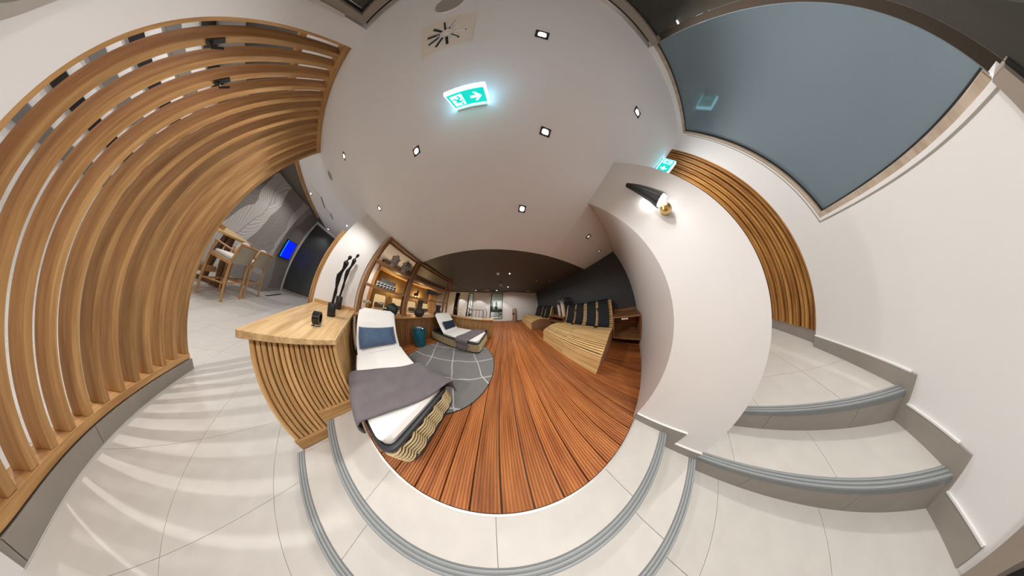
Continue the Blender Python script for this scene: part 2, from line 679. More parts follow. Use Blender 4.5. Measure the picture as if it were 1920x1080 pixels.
# ================================================================== FLOORS
XD, XS = 3.42, -3.22          # dark wall, shelf side
YF = 5.35                     # far wall
deck = struct('floor', MB().box(-3.25, XD, -0.5, YF, -0.13, -0.026), BLACK, 'reddish timber deck floor of grooved boards running to the far wall', 'floor')
seams = steps(-3.25, XD, 0.19, 0.231)
for a, b in zip(seams[:-1], seams[1:]):
    piece('board', deck, a + 0.004, b - 0.004, -0.494, YF - 0.005, -0.026, 0, DECK, 0.002)
struct('trim_1', MB().box(-3.2, 1.125, -0.512, -0.497, -0.06, 0.004), ALU, 'thin pale metal edge strip between deck and tiles', 'trim')

land = struct('floor', MB().box(-3.2, 1.13, -0.85, -0.512, LZ, -0.012), GROUT, 'pale tiled landing strip behind the timber deck', 'floor')
tiles(land, steps(-3.2, 1.13, 0.755, -0.185), [-0.85, -0.512], 0, TILE)
mid = struct('floor_step', MB().box(-3.2, 1.13, -1.25, -0.85, LZ, MZ - 0.012), GROUT, 'pale tiled middle step below the landing', 'step')
tiles(mid, steps(-3.2, 1.13, 0.755, -0.185), [-1.25, -0.851], MZ, TILE)
low = struct('floor', MB().box(-9.0, 1.15, -9.0, -0.4, LZ - 0.15, LZ - 0.012), GROUT, 'pale tiled lower floor in front of the slatted screen', 'floor')
tiles(low, steps(-8.9, 1.15, 0.735, -1.64), steps(-6.8, -1.25, 0.74, -1.6), LZ, TILE)
part('far_paving', MB().box(-8.9, -3.3, -1.25, -0.45, LZ - 0.012, LZ).box(-8.9, 1.15, -9, -6.8, LZ - 0.012, LZ), TILE, low)


def nosing(name, x0, x1, y0, y1, z, parent, along):
    n = part(name, MB().box(x0, x1, y0, y1, z - 0.03, z + 0.003), NOSE, parent)
    b = MB()
    for k in range(3):
        t = (k + 0.5) / 3
        if along == 'X':
            c = y0 + (y1 - y0) * t
            b.box(x0, x1, c - 0.006, c + 0.006, z + 0.003, z + 0.006)
        else:
            c = x0 + (x1 - x0) * t
            b.box(c - 0.006, c + 0.006, y0, y1, z + 0.003, z + 0.006)
    part('ridges', b, NOSED, n)['kind'] = 'stuff'
    return n


nosing('step_nosing', -1.72, 1.12, -0.858, -0.786, 0.0, land, 'X')
nosing('step_nosing', -1.72, 1.12, -1.258, -1.195, MZ, mid, 'X')
part('riser', MB().box(-3.2, 1.13, -0.862, -0.85, MZ, -0.03), SKIRT, land)
part('riser', MB().box(-3.2, 1.13, -1.262, -1.25, LZ, MZ - 0.03), SKIRT, mid)

# side stair up to the corridor
s1 = struct('floor_step', MB().box(1.16, 1.53, -3.08, -1.25, LZ, MZ - 0.012), GROUT, 'lower tiled step of the side stair to the corridor', 'step')
tiles(s1, [1.16, 1.53], steps(-3.08, -1.25, 0.74, -1.6), MZ, TILE)
nosing('step_nosing', 1.145, 1.21, -3.075, -1.255, MZ, s1, 'Y')
for a, b in zip(*(lambda s: (s[:-1], s[1:]))(steps(-3.08, -1.25, 0.74, -1.75))):
    piece('riser_tile', s1, 1.148, 1.16, a + 0.002, b - 0.002, LZ, MZ - 0.03, SKIRT)
s2 = struct('floor', MB().box(1.54, 5.2, -3.16, -1.24, LZ, -0.012), GROUT, 'pale tiled corridor floor at the top of the side stair', 'floor')
tiles(s2, steps(1.54, 5.2, 0.74, 1.95), steps(-3.16, -1.24, 0.74, -1.85), 0, TILE)
nosing('step_nosing', 1.525, 1.59, -3.075, -1.255, 0.0, s2, 'Y')
for a, b in zip(*(lambda s: (s[:-1], s[1:]))(steps(-3.08, -1.25, 0.74, -1.95))):
    piece('riser_tile', s2, 1.528, 1.54, a + 0.002, b - 0.002, MZ, -0.03, SKIRT)

# ================================================================== CEILINGS
struct('ceiling', MB().box(-9.0, 2.0, -3.16, 0.82, ZC, ZC + 0.12).box(2.0, XD + 0.1, -1.24, 0.82, ZC, ZC + 0.12).box(-9.0, -1.7, -4.45, -3.16, ZC, ZC + 0.12), CEIL, 'off-white plaster ceiling over landing and lower floor', 'ceiling')
struct('ceiling', MB().box(-3.5, XD + 0.1, 0.82, YF + 0.2, ZC + 0.0, ZC + 0.12), DARKCEIL, 'dark brown ceiling over the timber deck', 'ceiling')
struct('ceiling', MB().box(2.0, 5.3, -3.25, -1.24, ZC + 0.55, ZC + 0.65), CEIL, 'raised white ceiling over the corridor', 'ceiling')
struct('trim_2', MB().box(1.94, 2.0, -3.16, -1.24, ZC + 0.12, ZC + 0.55), CEIL, 'white upstand above the edge of the corridor ceiling', 'trim')

struct('ceiling', MB().box(1.15, XD, -0.478, 0.818, ZC - 0.012, ZC - 0.0005), CEIL, 'slightly lower white ceiling field at the sconce wall corner', 'ceiling')

# ================================================================== RIGHT: thick lamp wall, dark wall
lampwall = struct('wall_right', MB().box(1.13, 5.2, -1.24, -0.48, LZ - 0.1, ZC), PLASTER, 'white wall end carrying the black cone sconce', 'wall')
struct('wall_dark', MB().box(XD, XD + 0.15, -0.48, YF + 0.2, -0.1, ZC), DARKWALL, 'charcoal painted wall behind the timber loungers', 'wall')
sk = struct('baseboard_right', MB().box(1.118, 1.13, -0.87, -0.482, 0.0, 0.09).box(1.118, 1.13, -0.99, -0.87, MZ, 0.09).box(1.118, 1.13, -1.242, -0.99, MZ, -0.08), SKIRT, 'grey tile skirting stepping down under the sconce wall', 'skirting')
struct('trim_3', MB().box(1.115, 1.135, -0.99, -0.482, 0.09, 0.096).box(1.115, 1.135, -1.242, -0.99, -0.08, -0.074), WHITE, 'white sealing line above the stepped grey skirting', 'trim')

# corridor: white wall, timber slat wall
struct('wall_back', MB().box(0.87, 2.24, -3.25, -3.08, LZ - 0.1, 1.07).box(1.93, 2.24, -3.25, -3.08, 1.07, 3.3).box(0.87, 1.93, -3.25, -3.08, 2.66, 3.3), PLASTER, 'white wall with the frosted window above the side stair', 'wall')
cw = struct('wall_corridor', MB().box(2.24, 5.2, -3.3, -3.16, -0.1, ZC + 0.6), DARKWOOD, 'corridor wall clad with upright timber slats', 'wall')
x = 2.25
k = 0
while x < 4.4:
    wdt = 0.036
    piece('slat', cw, x, x + wdt, -3.16, -3.115 - 0.012 * (k % 2), 0.12, ZC + 0.5, CORRSLAT, 0.004)
    x += 0.05
    k += 1
struct('wall_corridor_end', MB().box(5.2, 5.3, -3.3, -1.24, -0.1, ZC + 0.6), PLASTER, 'white end wall of the corridor', 'wall')
struct('baseboard_corridor', MB().box(2.24, 5.2, -3.16, -3.135, 0, 0.12), SKIRT, 'grey tile plinth below the corridor slat wall', 'skirting')
bb = struct('baseboard_back', MB().box(1.53, 2.24, -3.08, -3.066, 0.0, 0.10), SKIRT, 'grey tile skirting climbing the side stair', 'skirting')
piece('tile', bb, 1.50, 1.53, -3.08, -3.066, MZ, 0.10, SKIRT)
piece('tile', bb, 1.20, 1.50, -3.08, -3.066, MZ, -0.06, SKIRT)
piece('tile', bb, 1.13, 1.20, -3.08, -3.066, LZ, -0.06, SKIRT)
piece('tile', bb, 0.90, 1.13, -3.08, -3.066, LZ, -0.23, SKIRT)
piece('white_joint', bb, 0.90, 1.13, -3.08, -3.064, -0.23, -0.222, WHITE)
piece('white_joint', bb, 1.20, 1.50, -3.08, -3.064, -0.06, -0.052, WHITE)
piece('white_joint', bb, 1.53, 2.24, -3.08, -3.064, 0.10, 0.108, WHITE)

# frosted window
w1 = struct('window_1', MB().box(0.875, 1.92, -3.13, -3.115, 1.08, 2.655), FROST, 'large frosted glass window above the side stair', 'window')
part('window_frame', MB().box(0.875, 1.93, -3.115, -3.085, 1.07, 1.105), FRAMEW, w1)
part('window_frame', MB().box(1.90, 1.93, -3.115, -3.085, 1.105, 2.63), FRAMEW, w1)
part('window_frame', MB().box(0.875, 1.93, -3.115, -3.085, 2.63, 2.66), FRAMEW, w1)
part('sealing_bead', MB().box(0.875, 1.90, -3.114, -3.106, 1.105, 1.113), BLACK, w1)
part('sealing_bead', MB().box(1.892, 1.90, -3.114, -3.106, 1.113, 2.63), BLACK, w1)
part('sealing_bead', MB().box(0.875, 1.892, -3.114, -3.106, 2.622, 2.63), BLACK, w1)
part('shadow_gap', MB().box(0.875, 1.952, -3.08, -3.0785, 1.04, 1.05), SKIRT, w1)
part('shadow_gap', MB().box(1.944, 1.952, -3.08, -3.0785, 1.05, 2.6), SKIRT, w1)

# glazed opening behind the camera and the tiled room beyond
d1 = struct('door_1', MB().box(-1.50, -1.44, -3.16, -3.06, LZ, 2.66).box(0.82, 0.87, -3.16, -3.06, LZ, 1.07).box(-1.44, 0.87, -3.16, -3.06, 2.60, 2.66), mat('door_frame', (0.30, 0.25, 0.205), 0.5, noise=0.1), 'grey brown framed glass door opening behind the stair foot', 'door')
part('pane', MB().box(-1.44, 0.82, -3.115, -3.105, LZ + 0.01, 2.60), GLASS, d1)
part('gasket', MB().box(-1.44, -1.428, -3.125, -3.095, LZ, 2.60).box(-1.44, 0.82, -3.125, -3.095, 2.588, 2.60).box(0.808, 0.82, -3.125, -3.095, LZ, 1.07), BLACK, d1)
part('metal_stop', MB().box(-1.53, -1.50, -3.09, -3.05, LZ, 2.5), ALU, d1)
struct('wall_back_left', MB().box(-1.75, -1.53, -3.25, -3.08, LZ - 0.1, ZC), PLASTER, 'narrow white wall beside the slatted screen', 'wall')
tr = struct('wall_tiled', MB().box(-1.6, 1.0, -4.3, -4.2, LZ, 2.5), GROUT, 'brown grey tiled wall beyond the glass door', 'wall')
tiles_x, tiles_z = steps(-1.6, 1.0, 0.6, 0.3), steps(LZ, 2.5, 0.6, 0.1)
for a, b in zip(tiles_x[:-1], tiles_x[1:]):
    for c, e in zip(tiles_z[:-1], tiles_z[1:]):
        piece('tile', tr, a + 0.003, b - 0.003, -4.2, -4.188, c + 0.003, e - 0.003, TILEDARK)
struct('trim_4', MB().box(-1.6, 1.0, -4.22, -4.16, 2.5, 2.56), PLASTER, 'pale ledge on top of the brown tiled wall', 'trim')
struct('wall_umber', MB().box(-1.6, 1.0, -4.3, -4.2, 2.56, 3.3).box(-1.6, 1.0, -4.3, -3.2, 3.3, 3.4).box(0.95, 1.05, -4.3, -3.25, LZ, 3.3).box(-1.7, -1.6, -4.3, -3.25, LZ, 3.3), UMBER, 'dark umber upper wall and soffit beyond the glass door', 'wall')

# ================================================================== LEFT: sculpture wall, dining room shell
struct('wall_left', MB().box(-3.55, XS, -1.28, -0.50, LZ, ZC), PLASTER, 'white wall behind the two black sculptures', 'wall')
wp = thing('wall_cladding', 'upright oak slats on the end of the white sculpture wall', 'cladding', (-3.3, -1.32, LZ))
for k in range(3):
    piece('slat', wp, -3.55, XS - 0.005 * (k % 2), -1.307 - k * 0.031, -1.282 - k * 0.031, LZ, 2.12, OAKZ, 0.003)
struct('wall_left_return', MB().box(-9.0, -3.55, -1.28, -1.15, LZ, ZC), PLASTER, 'white wall on the dining side', 'wall')
struct('wall_charcoal', MB().box(-9.05, -8.9, -5.15, -1.2, LZ, ZC), CHALK, 'dark satin wall at the end of the dining area', 'wall')
struct('trim_5', MB().box(-8.92, -8.86, -5.07, -5.0, LZ, ZC).box(-8.9, -8.84, -5.05, -1.3, ZC - 0.1, ZC), PLASTER, 'pale edge trim framing the dark satin wall', 'trim')
struct('wall_screen', MB().box(-8.9, -7.65, -5.2, -5.05, LZ, ZC), MURAL, 'leaf mural wall carrying the blue wall screen', 'wall')
struct('wall_mural', MB().box(-7.8, -7.65, -9.0, -5.2, LZ, ZC), MURAL, 'grey leaf mural wall beside the bar table', 'wall')
struct('wall_dining_back', MB().box(-7.7, -1.6, -8.0, -7.9, LZ, ZC), PLASTER, 'white wall beyond the slatted screen', 'wall')
struct('wall_dining_side', MB().box(-1.8, -1.72, -7.9, -3.25, LZ, ZC), PLASTER, 'white side wall of the dining area', 'wall')
struct('ceiling', MB().box(-7.7, -1.7, -8.0, -4.52, ZC + 0.01, ZC + 0.12), DARKCEIL, 'dark ceiling panel over the bar table', 'ceiling')
struct('trim_6', MB().box(-7.64, -1.75, -4.52, -4.44, ZC - 0.07, ZC + 0.1), OAKX, 'oak fascia along the dark dining ceiling panel', 'trim')
struct('baseboard_dining', MB().box(-8.9, -7.63, -5.05, -5.035, LZ, LZ + 0.09).box(-7.65, -7.635, -7.9, -5.05, LZ, LZ + 0.09).box(-8.9, -8.885, -5.05, -1.3, LZ, LZ + 0.09), SKIRT, 'grey tile skirting of the dining walls', 'skirting')

# wall pictures glimpsed through the slatted screen
wr = thing('wall_rack', 'dark horizontal boards on the white wall seen through the slatted screen', 'rack', (-4.4, -7.88, 0.0))
for k, zz in enumerate((0.15, 0.55, 0.95, 1.35, 1.75, 2.15)):
    piece('board', wr, -7.3, -1.95, -7.9, -7.84, zz, zz + 0.17, BLACK if k % 2 else mat('grey_board', (0.16, 0.155, 0.15), 0.6), 0.004)
solo('wall_picture', MB().box(-4.3, -2.0, -7.9, -7.85, 1.93, 2.14), mat('pool_picture_blue', (0.05, 0.20, 0.62), 0.4), 'bright blue picture strip seen through the upper slats', 'picture', (-3.15, -7.88, 1.93), 0.004)

# ================================================================== SLATTED SCREEN
kb = struct('baseboard_screen', MB().box(-3.40, -1.53, -3.25, -3.1, LZ, LZ + 0.10), SKIRT, 'grey tiled kerb under the slatted oak screen', 'skirting')
for a, b in ((-3.40, -2.42), (-2.416, -1.78), (-1.776, -1.53)):
    piece('tile', kb, a, b, -3.10 if a < -1.77 else -3.08, -3.09 if a < -1.77 else -3.066, LZ, LZ + 0.102, SKIRT)
screen = thing('slat_screen', 'tall oak slatted room divider standing on a tiled kerb', 'divider', (-2.56, -3.18, LZ + 0.10))
part('base_rail', MB().box(-3.39, -1.74, -3.25, -3.10, LZ + 0.11, LZ + 0.16), OAKX, screen, 0.003)
part('head_rail', MB().box(-3.39, -1.74, -3.25, -3.10, ZC - 0.06, ZC - 0.002), OAKX, screen, 0.003)
NS = 13
for k in range(NS):
    xc = -3.363 + k * (3.363 - 1.767) / (NS - 1)
    piece('slat', screen, xc - 0.0225, xc + 0.0225, -3.22, -3.105, LZ + 0.16, ZC - 0.06, OAKZ, 0.003)

for (xx, zz, lb) in ((-1.90, 1.82, 'black coat hook on the slatted screen, nearest its end'), (-2.166, 1.82, 'black coat hook on the slatted screen, farther from its end')):
    hk = thing('coat_hook', lb, 'hook', (xx, -3.09, zz), 'black coat hooks on the slatted screen')
    part('plate', MB().box(xx - 0.015, xx + 0.015, -3.105, -3.095, zz - 0.05, zz + 0.05), BLACK, hk, 0.002)
    part('arm', MB().tube([(xx, -3.095, zz - 0.02), (xx, -3.04, zz - 0.03), (xx, -3.02, zz + 0.03)], 0.008, 8), BLACK, hk, smooth=True)

# ================================================================== RECEPTION COUNTER
ct = thing('counter', 'oak counter with thick top and upright slats at the end of the landing', 'counter', (-2.45, -0.85, MZ))
part('top', MB().box(-3.2, -1.68, -1.25, -0.44, 0.786, 0.838), OAKTOP, ct, 0.004)
part('body', MB().box(-3.2, -1.77, -1.18, -0.87, MZ + 0.002, 0.786).box(-3.2, -1.77, -0.87, -0.49, 0.003, 0.786), DARKWOOD, ct)
part('back_rail', MB().box(-3.215, -3.195, -1.25, -0.46, 0.838, 0.89), OAKY, ct, 0.002)
NSL = 17
p = (1.205 - 0.465) / NSL
for k in range(NSL):
    y1 = -0.465 - k * p
    zb = 0.13 if y1 - p > -0.89 else -0.06
    piece('slat', ct, -1.77, -1.725 - 0.006 * (k % 2), y1 - p + 0.012, y1, zb, 0.786, OAKEDGE, 0.004)
part('plinth', MB().box(-1.77, -1.722, -0.875, -0.465, 0.003, 0.13), OAKY, ct, 0.003)
part('plinth', MB().box(-1.77, -1.722, -1.205, -0.88, MZ + 0.004, -0.06), OAKY, ct, 0.003)
for k in range(20):
    xa = -1.79 - k * 0.057
    piece('side_slat', ct, xa - 0.04, xa, -0.49, -0.468, 0.01, 0.786, OAKEDGE, 0.003)
part('cable_grommet', MB().lathe([(0.0, 0.838), (0.022, 0.838), (0.022, 0.842), (0.0, 0.842)], (-2.35, -0.50, 0), 16, False), ALU, ct)

ring = thing('ring_ornament', 'small upright black ring on a clear base on the counter', 'ornament', (-2.07, -0.75, 0.838))
b = MB()
b.box(-2.12, -2.02, -0.80, -0.70, 0.839, 0.846)
part('base', b, GLASS, ring)
b = MB()
cz, r0, r1 = 0.914, 0.048, 0.068
seg = 28
s = 0
for i in range(seg):
    a0 = 2 * PI * i / seg
    for rr, yy in ((r0, -0.79), (r1, -0.79), (r1, -0.715), (r0, -0.715)):
        b.v.append((-2.07 + rr * math.cos(a0) , yy, cz + rr * math.sin(a0)))
for i in range(seg):
    j = (i + 1) % seg
    for q in range(4):
        q2 = (q + 1) % 4
        b.f.append((i * 4 + q, i * 4 + q2, j * 4 + q2, j * 4 + q))
part('ring', b, BLACKG, ring, smooth=True)


def sculpture(x, y, h, lean, bh, label):
    """slender stylised figure on a cylinder block"""
    z0 = 0.838
    t = thing('sculpture', label, 'sculpture', (x, y, z0), 'pair of black figure sculptures')
    part('block', MB().lathe([(0.0, 0), (0.058, 0), (0.06, 0.004), (0.06, bh - 0.005), (0.056, bh), (0.0, bh)], (x, y, z0), 24, False), BLACK, t, smooth=True)
    prof = [(0.00, 0.022, 0.0), (0.10, 0.020, 0.006), (0.22, 0.026, 0.012), (0.32, 0.020, 0.006), (0.46, 0.036, -0.006), (0.55, 0.040, -0.012), (0.62, 0.026, 0.0),
            (0.68, 0.022, 0.01), (0.76, 0.034, 0.012), (0.82, 0.044, 0.008), (0.855, 0.034, 0.004), (0.875, 0.012, 0.004), (0.90, 0.012, 0.008),
            (0.915, 0.020, 0.012), (0.945, 0.031, 0.016), (0.975, 0.029, 0.020), (0.995, 0.016, 0.022), (1.0, 0.004, 0.022)]
    pts = [(x + lean * q[0] * 0.02, y + q[2], z0 + bh - 0.01 + q[0] * h) for q in prof]
    part('figure', MB().tube(pts, [q[1] for q in prof], 12), BLACKG, t, smooth=True)
    return t


sculpture(-2.53, -0.725, 0.74, 1, 0.18, 'black slender figure sculpture on cylinder block, nearer the counter front')
sculpture(-3.06, -0.77, 0.86, -1, 0.22, 'black slender figure sculpture on cylinder block, closer to the white wall')

# ================================================================== LOW COUNTER AND OPEN SHELF DIVIDER
lc = thing('low_counter', 'L-shaped slatted timber sideboard behind the rattan loungers', 'sideboard', (-3.0, 1.2, 0))
part('top', MB().box(-3.55, -2.90, -0.435, 2.95, 0.80, 0.84), TEAKY, lc, 0.004)
part('top', MB().box(-2.90, -0.60, 2.60, 2.95, 0.80, 0.84), OAKX, lc, 0.004)
part('body', MB().box(-3.5, -2.96, -0.40, 2.92, 0.002, 0.80).box(-2.96, -0.66, 2.66, 2.92, 0.002, 0.80), DARKWOOD, lc)
y = -0.38
while y < 2.6:
    piece('slat', lc, -2.96, -2.935, y, y + 0.034, 0.02, 0.80, TEAKZ, 0.003)
    y += 0.048
x = -2.9
while x < -0.66:
    piece('slat', lc, x, x + 0.036, 2.635, 2.66, 0.02, 0.80, OAKZ, 0.003)
    x += 0.05
for k in range(5):
    piece('slat', lc, -0.66, -0.635, 2.66 + k * 0.052, 2.70 + k * 0.052, 0.02, 0.80, OAKZ, 0.003)

sh = thing('shelf_divider', 'open timber shelf frame standing on the slatted sideboard up to the ceiling', 'shelf', (-3.3, 1.05, 0.84))
XF, XB = -3.17, -3.47
for yy in (-0.40, 0.72, 0.80, 2.56):
    for xx in (XF, XB):
        piece('post', sh, xx - 0.03, xx + 0.03, yy - 0.03, yy + 0.03, 0.841, ZC - 0.004, TEAKZ, 0.003)
for (ya, yb) in ((-0.37, 0.69), (0.83, 2.53)):
    for xx in (XF, XB):
        piece('top_rail', sh, xx - 0.028, xx + 0.028, ya, yb, ZC - 0.062, ZC - 0.006, TEAKY, 0.002)
    for zz in (2.06, 1.47):
        piece('shelf_board', sh, XB - 0.02, XF + 0.028, ya, yb, zz - 0.06, zz, TEAKY, 0.003)
for yy in (-0.40, 0.72, 0.80, 2.56):
    for zz in (1.45, 2.04, ZC - 0.03):
        piece('cross_rail', sh, XB + 0.03, XF - 0.03, yy - 0.02, yy + 0.02, zz - 0.022, zz + 0.022, TEAKX, 0.002)
struct('wall_lounge_front', MB().box(-3.75, -3.56, -1.15, -0.50, 0, ZC), PLASTER, 'white wall end next to the shelf divider', 'wall')


def bubble_vase(x, y, z, label):
    t = thing('bubble_vase', label, 'vase', (x, y, z), 'grey bubble vases')
    b = MB().lathe([(0.0, 0), (0.07, 0), (0.085, 0.06), (0.07, 0.12), (0.06, 0.14), (0.09, 0.2), (0.09, 0.3), (0.05, 0.36), (0.05, 0.40), (0.0, 0.40)], (x, y, z), 20, False)
    part('body', b, GREYV, t, smooth=True)
    for kz, zz in enumerate((0.19, 0.29)):
        for i in range(6):
            a = 2 * PI * (i + 0.5 * kz) / 6
            part('bubble', MB().ball((x + 0.075 * math.cos(a), y + 0.075 * math.sin(a), z + zz), 0.058, 10, 6), GREYV, t, smooth=True)
    return t


bubble_vase(-3.32, 0.06, 2.06, 'grey bubble vase without a plant on the top shelf')
bubble_vase(-3.32, 0.43, 2.06, 'grey bubble vase holding a trailing plant on the top shelf')
b = MB()
rnd = random.Random(3)


def leaf(b, base, d, ln, wd, droop):
    d = Vector(d).normalized()
    side = d.cross(Vector((0, 0, 1)))
    if side.length < 0.1:
        side = Vector((1, 0, 0))
    side.normalize()
    s = len(b.v)
    n = 5
    for i in range(n + 1):
        t = i / n
        p = Vector(base) + d * (ln * t) + Vector((0, 0, -droop * t * t))
        ww = wd * math.sin(PI * min(0.97, 0.12 + t * 0.85))
        b.v.append(tuple(p + side * ww))
        b.v.append(tuple(p + Vector((0, 0, 0.1 * ww))))
        b.v.append(tuple(p - side * ww))
    for i in range(n):
        a = s + i * 3
        b.f.append((a, a + 1, a + 4, a + 3))
        b.f.append((a + 1, a + 2, a + 5, a + 4))


for k in range(38):
    a = rnd.uniform(0, 2 * PI)
    leaf(b, (-3.32 + 0.03 * math.cos(a), 0.46 + 0.03 * math.sin(a), 2.46), (0.7 * math.cos(a), 0.5 + math.sin(a), rnd.uniform(-0.2, 0.7)), rnd.uniform(0.12, 0.26), 0.012, rnd.uniform(0.1, 0.45))
solo('trailing_plant', b, LEAF, 'green trailing plant hanging out of the grey bubble vase', 'plant', (-3.32, 0.46, 2.45), kind='stuff')

# items standing on the sideboard and shelves
solo('round_vase', MB().lathe([(0.0, 0), (0.08, 0), (0.14, 0.06), (0.165, 0.14), (0.15, 0.23), (0.09, 0.30), (0.05, 0.31), (0.045, 0.335), (0.03, 0.335), (0.03, 0.30), (0.0, 0.29)], (-3.1, 0.40, 0.84), 28, False), GREENV, 'round dark green vase on the sideboard behind the first lounger', 'vase', (-3.1, 0.40, 0.84), smooth=True)
solo('bottle_vase', MB().lathe([(0.0, 0), (0.09, 0), (0.15, 0.05), (0.185, 0.14), (0.17, 0.21), (0.10, 0.27), (0.082, 0.30), (0.085, 0.45), (0.10, 0.56), (0.085, 0.56), (0.07, 0.45), (0.0, 0.40)], (-3.08, 1.24, 0.84), 28, False), BROWNV, 'dark brown bottle vase with tall wide neck on the sideboard', 'vase', (-3.08, 1.24, 0.84), smooth=True)
jg = thing('jug', 'dark brown jug with a loop handle on the sideboard', 'jug', (-3.12, 2.05, 0.84))
part('body', MB().lathe([(0.0, 0), (0.12, 0), (0.175, 0.06), (0.175, 0.12), (0.12, 0.19), (0.095, 0.22), (0.10, 0.38), (0.115, 0.46), (0.10, 0.46), (0.085, 0.38), (0.0, 0.30)], (-3.12, 2.05, 0.84), 28, False), BROWNV, jg, smooth=True)
part('handle', MB().tube([(-3.12, 2.15, 1.22), (-3.12, 2.22, 1.26), (-3.12, 2.28, 1.22), (-3.12, 2.28, 1.13), (-3.12, 2.24, 1.05), (-3.12, 2.19, 1.00)], 0.013, 8), BROWNV, jg, smooth=True)
bx = thing('patterned_box', 'flat box with black and white triangles on the lower shelf', 'box', (-3.33, 0.14, 1.47))
part('body', MB().box(-3.45, -3.2, -0.13, 0.40, 1.471, 1.60), WHITE, bx, 0.004)
for r in range(2):
    for k in range(6):
        y0 = -0.125 + k * 0.087
        z0 = 1.477 + r * 0.062
        part('triangle', MB().prism([(y0, z0), (y0 + 0.08, z0), (y0 + 0.08, z0 + 0.055)], 'X', -3.201, -3.197), BLACK, bx)
solo('pattern_box', MB().box(-3.44, -3.21, -0.05, 0.36, 1.601, 1.71), mat('grey_weave', (0.22, 0.22, 0.22), 0.8, noise=0.7, scale=60), 'grey woven box stacked on the triangle box', 'box', (-3.33, 0.15, 1.601), 0.004)

wh = thing('whale_figure', 'blue grey whale figure on a thin stand on the lower shelf', 'figurine', (-3.32, 1.80, 1.47))
part('stand_foot', MB().box(-3.37, -3.27, 1.68, 1.92, 1.471, 1.49), BLACK, wh, 0.003)
part('stand_rod', MB().tube([(-3.32, 1.80, 1.49), (-3.32, 1.80, 1.74)], 0.007, 8), BLACK, wh)
wp_ = [(1.46, 0.030), (1.475, 0.075), (1.52, 0.098), (1.62, 0.102), (1.74, 0.094), (1.86, 0.074), (1.98, 0.048), (2.08, 0.03), (2.18, 0.017), (2.23, 0.012)]
part('body', MB().tube([(-3.32, yy, 1.80 + (0.0 if yy < 1.9 else -0.03 * (yy - 1.9) * 6 + (max(0, yy - 2.05) * 0.75))) for yy, rr in wp_], [rr for yy, rr in wp_], 14), WHALE, wh, smooth=True)
part('fluke', MB().prism([(-3.32, 2.20), (-3.22, 2.33), (-3.30, 2.29), (-3.32, 2.27), (-3.34, 2.29), (-3.42, 2.33)], 'Z', 1.838, 1.85), WHALE, wh)
part('fin', MB().prism([(1.60, 1.74), (1.68, 1.74), (1.72, 1.64)], 'X', -3.225, -3.215), WHALE, wh)
af = thing('antler_figure', 'black antlered animal figure at the left of the lower shelf', 'figurine', (-3.32, 1.10, 1.47))
part('body', MB().ball((-3.32, 1.10, 1.57), (0.05, 0.09, 0.055)).ball((-3.32, 1.14, 1.66), (0.03, 0.04, 0.06)), BLACK, af, smooth=True)
for s_ in (-1, 1):
    part('antler', MB().tube([(-3.32, 1.14 + 0.012 * s_, 1.70), (-3.32, 1.14 + 0.05 * s_, 1.82), (-3.32, 1.14 + 0.045 * s_, 1.95)], 0.006, 6), BLACK, af)
for dy in (-0.05, 0.05):
    part('leg', MB().box(-3.34, -3.30, 1.10 + dy - 0.012, 1.10 + dy + 0.012, 1.471, 1.56), BLACK, af)
solo('glass_goblet', MB().lathe([(0.0, 0), (0.035, 0), (0.008, 0.01), (0.008, 0.08), (0.04, 0.12), (0.045, 0.18), (0.04, 0.18), (0.0, 0.12)], (-3.32, 2.42, 2.06), 16, False), GLASS, 'small clear goblet at the end of the upper shelf', 'glass', (-3.32, 2.42, 2.06), smooth=True)
fl = thing('dried_flowers', 'dried cream flower heads lying on the sideboard behind the first lounger', 'flowers', (-3.2, -0.12, 0.84))
for k, (yy, zz, r) in enumerate(((-0.22, 1.06, 0.085), (0.13, 1.09, 0.085))):
    fh = MB()
    for q in range(16):
        a = q * 2.4
        rr = 0.018 * math.sqrt(q)
        fh.ball((-3.2 + rr * math.cos(a), yy + 1.2 * rr * math.sin(a), zz + 0.03 * math.cos(rr * 22)), 0.024, 7, 5)
    part('flower_head', fh, FLOWER, fl)['kind'] = 'stuff'
    part('stem', MB().tube([(-3.2, yy, zz - 0.02), (-3.2, yy + 0.02, 0.85)], 0.004, 6), LEAF, fl)
solo('table_lamp_base', MB().lathe([(0.0, 0), (0.06, 0), (0.09, 0.05), (0.08, 0.11), (0.04, 0.14), (0.0, 0.14)], (-3.38, 0.26, 0.84), 20, False), TEAL, 'small teal pot between flowers and round vase', 'pot', (-3.38, 0.26, 0.84), smooth=True)

# ================================================================== RATTAN LOUNGERS
def rounded(x0, x1, y0, y1, r, n=6):
    pts = []
    for cx, cy, a0 in ((x1 - r, y0 + r, -PI / 2), (x1 - r, y1 - r, 0), (x0 + r, y1 - r, PI / 2), (x0 + r, y0 + r, PI)):
        for i in range(n + 1):
            a = a0 + PI / 2 * i / n
            pts.append((cx + r * math.cos(a), cy + r * math.sin(a)))
    return pts


LX0, LX1, LY0, LY1 = -2.86, -0.80, -0.35, 0.45


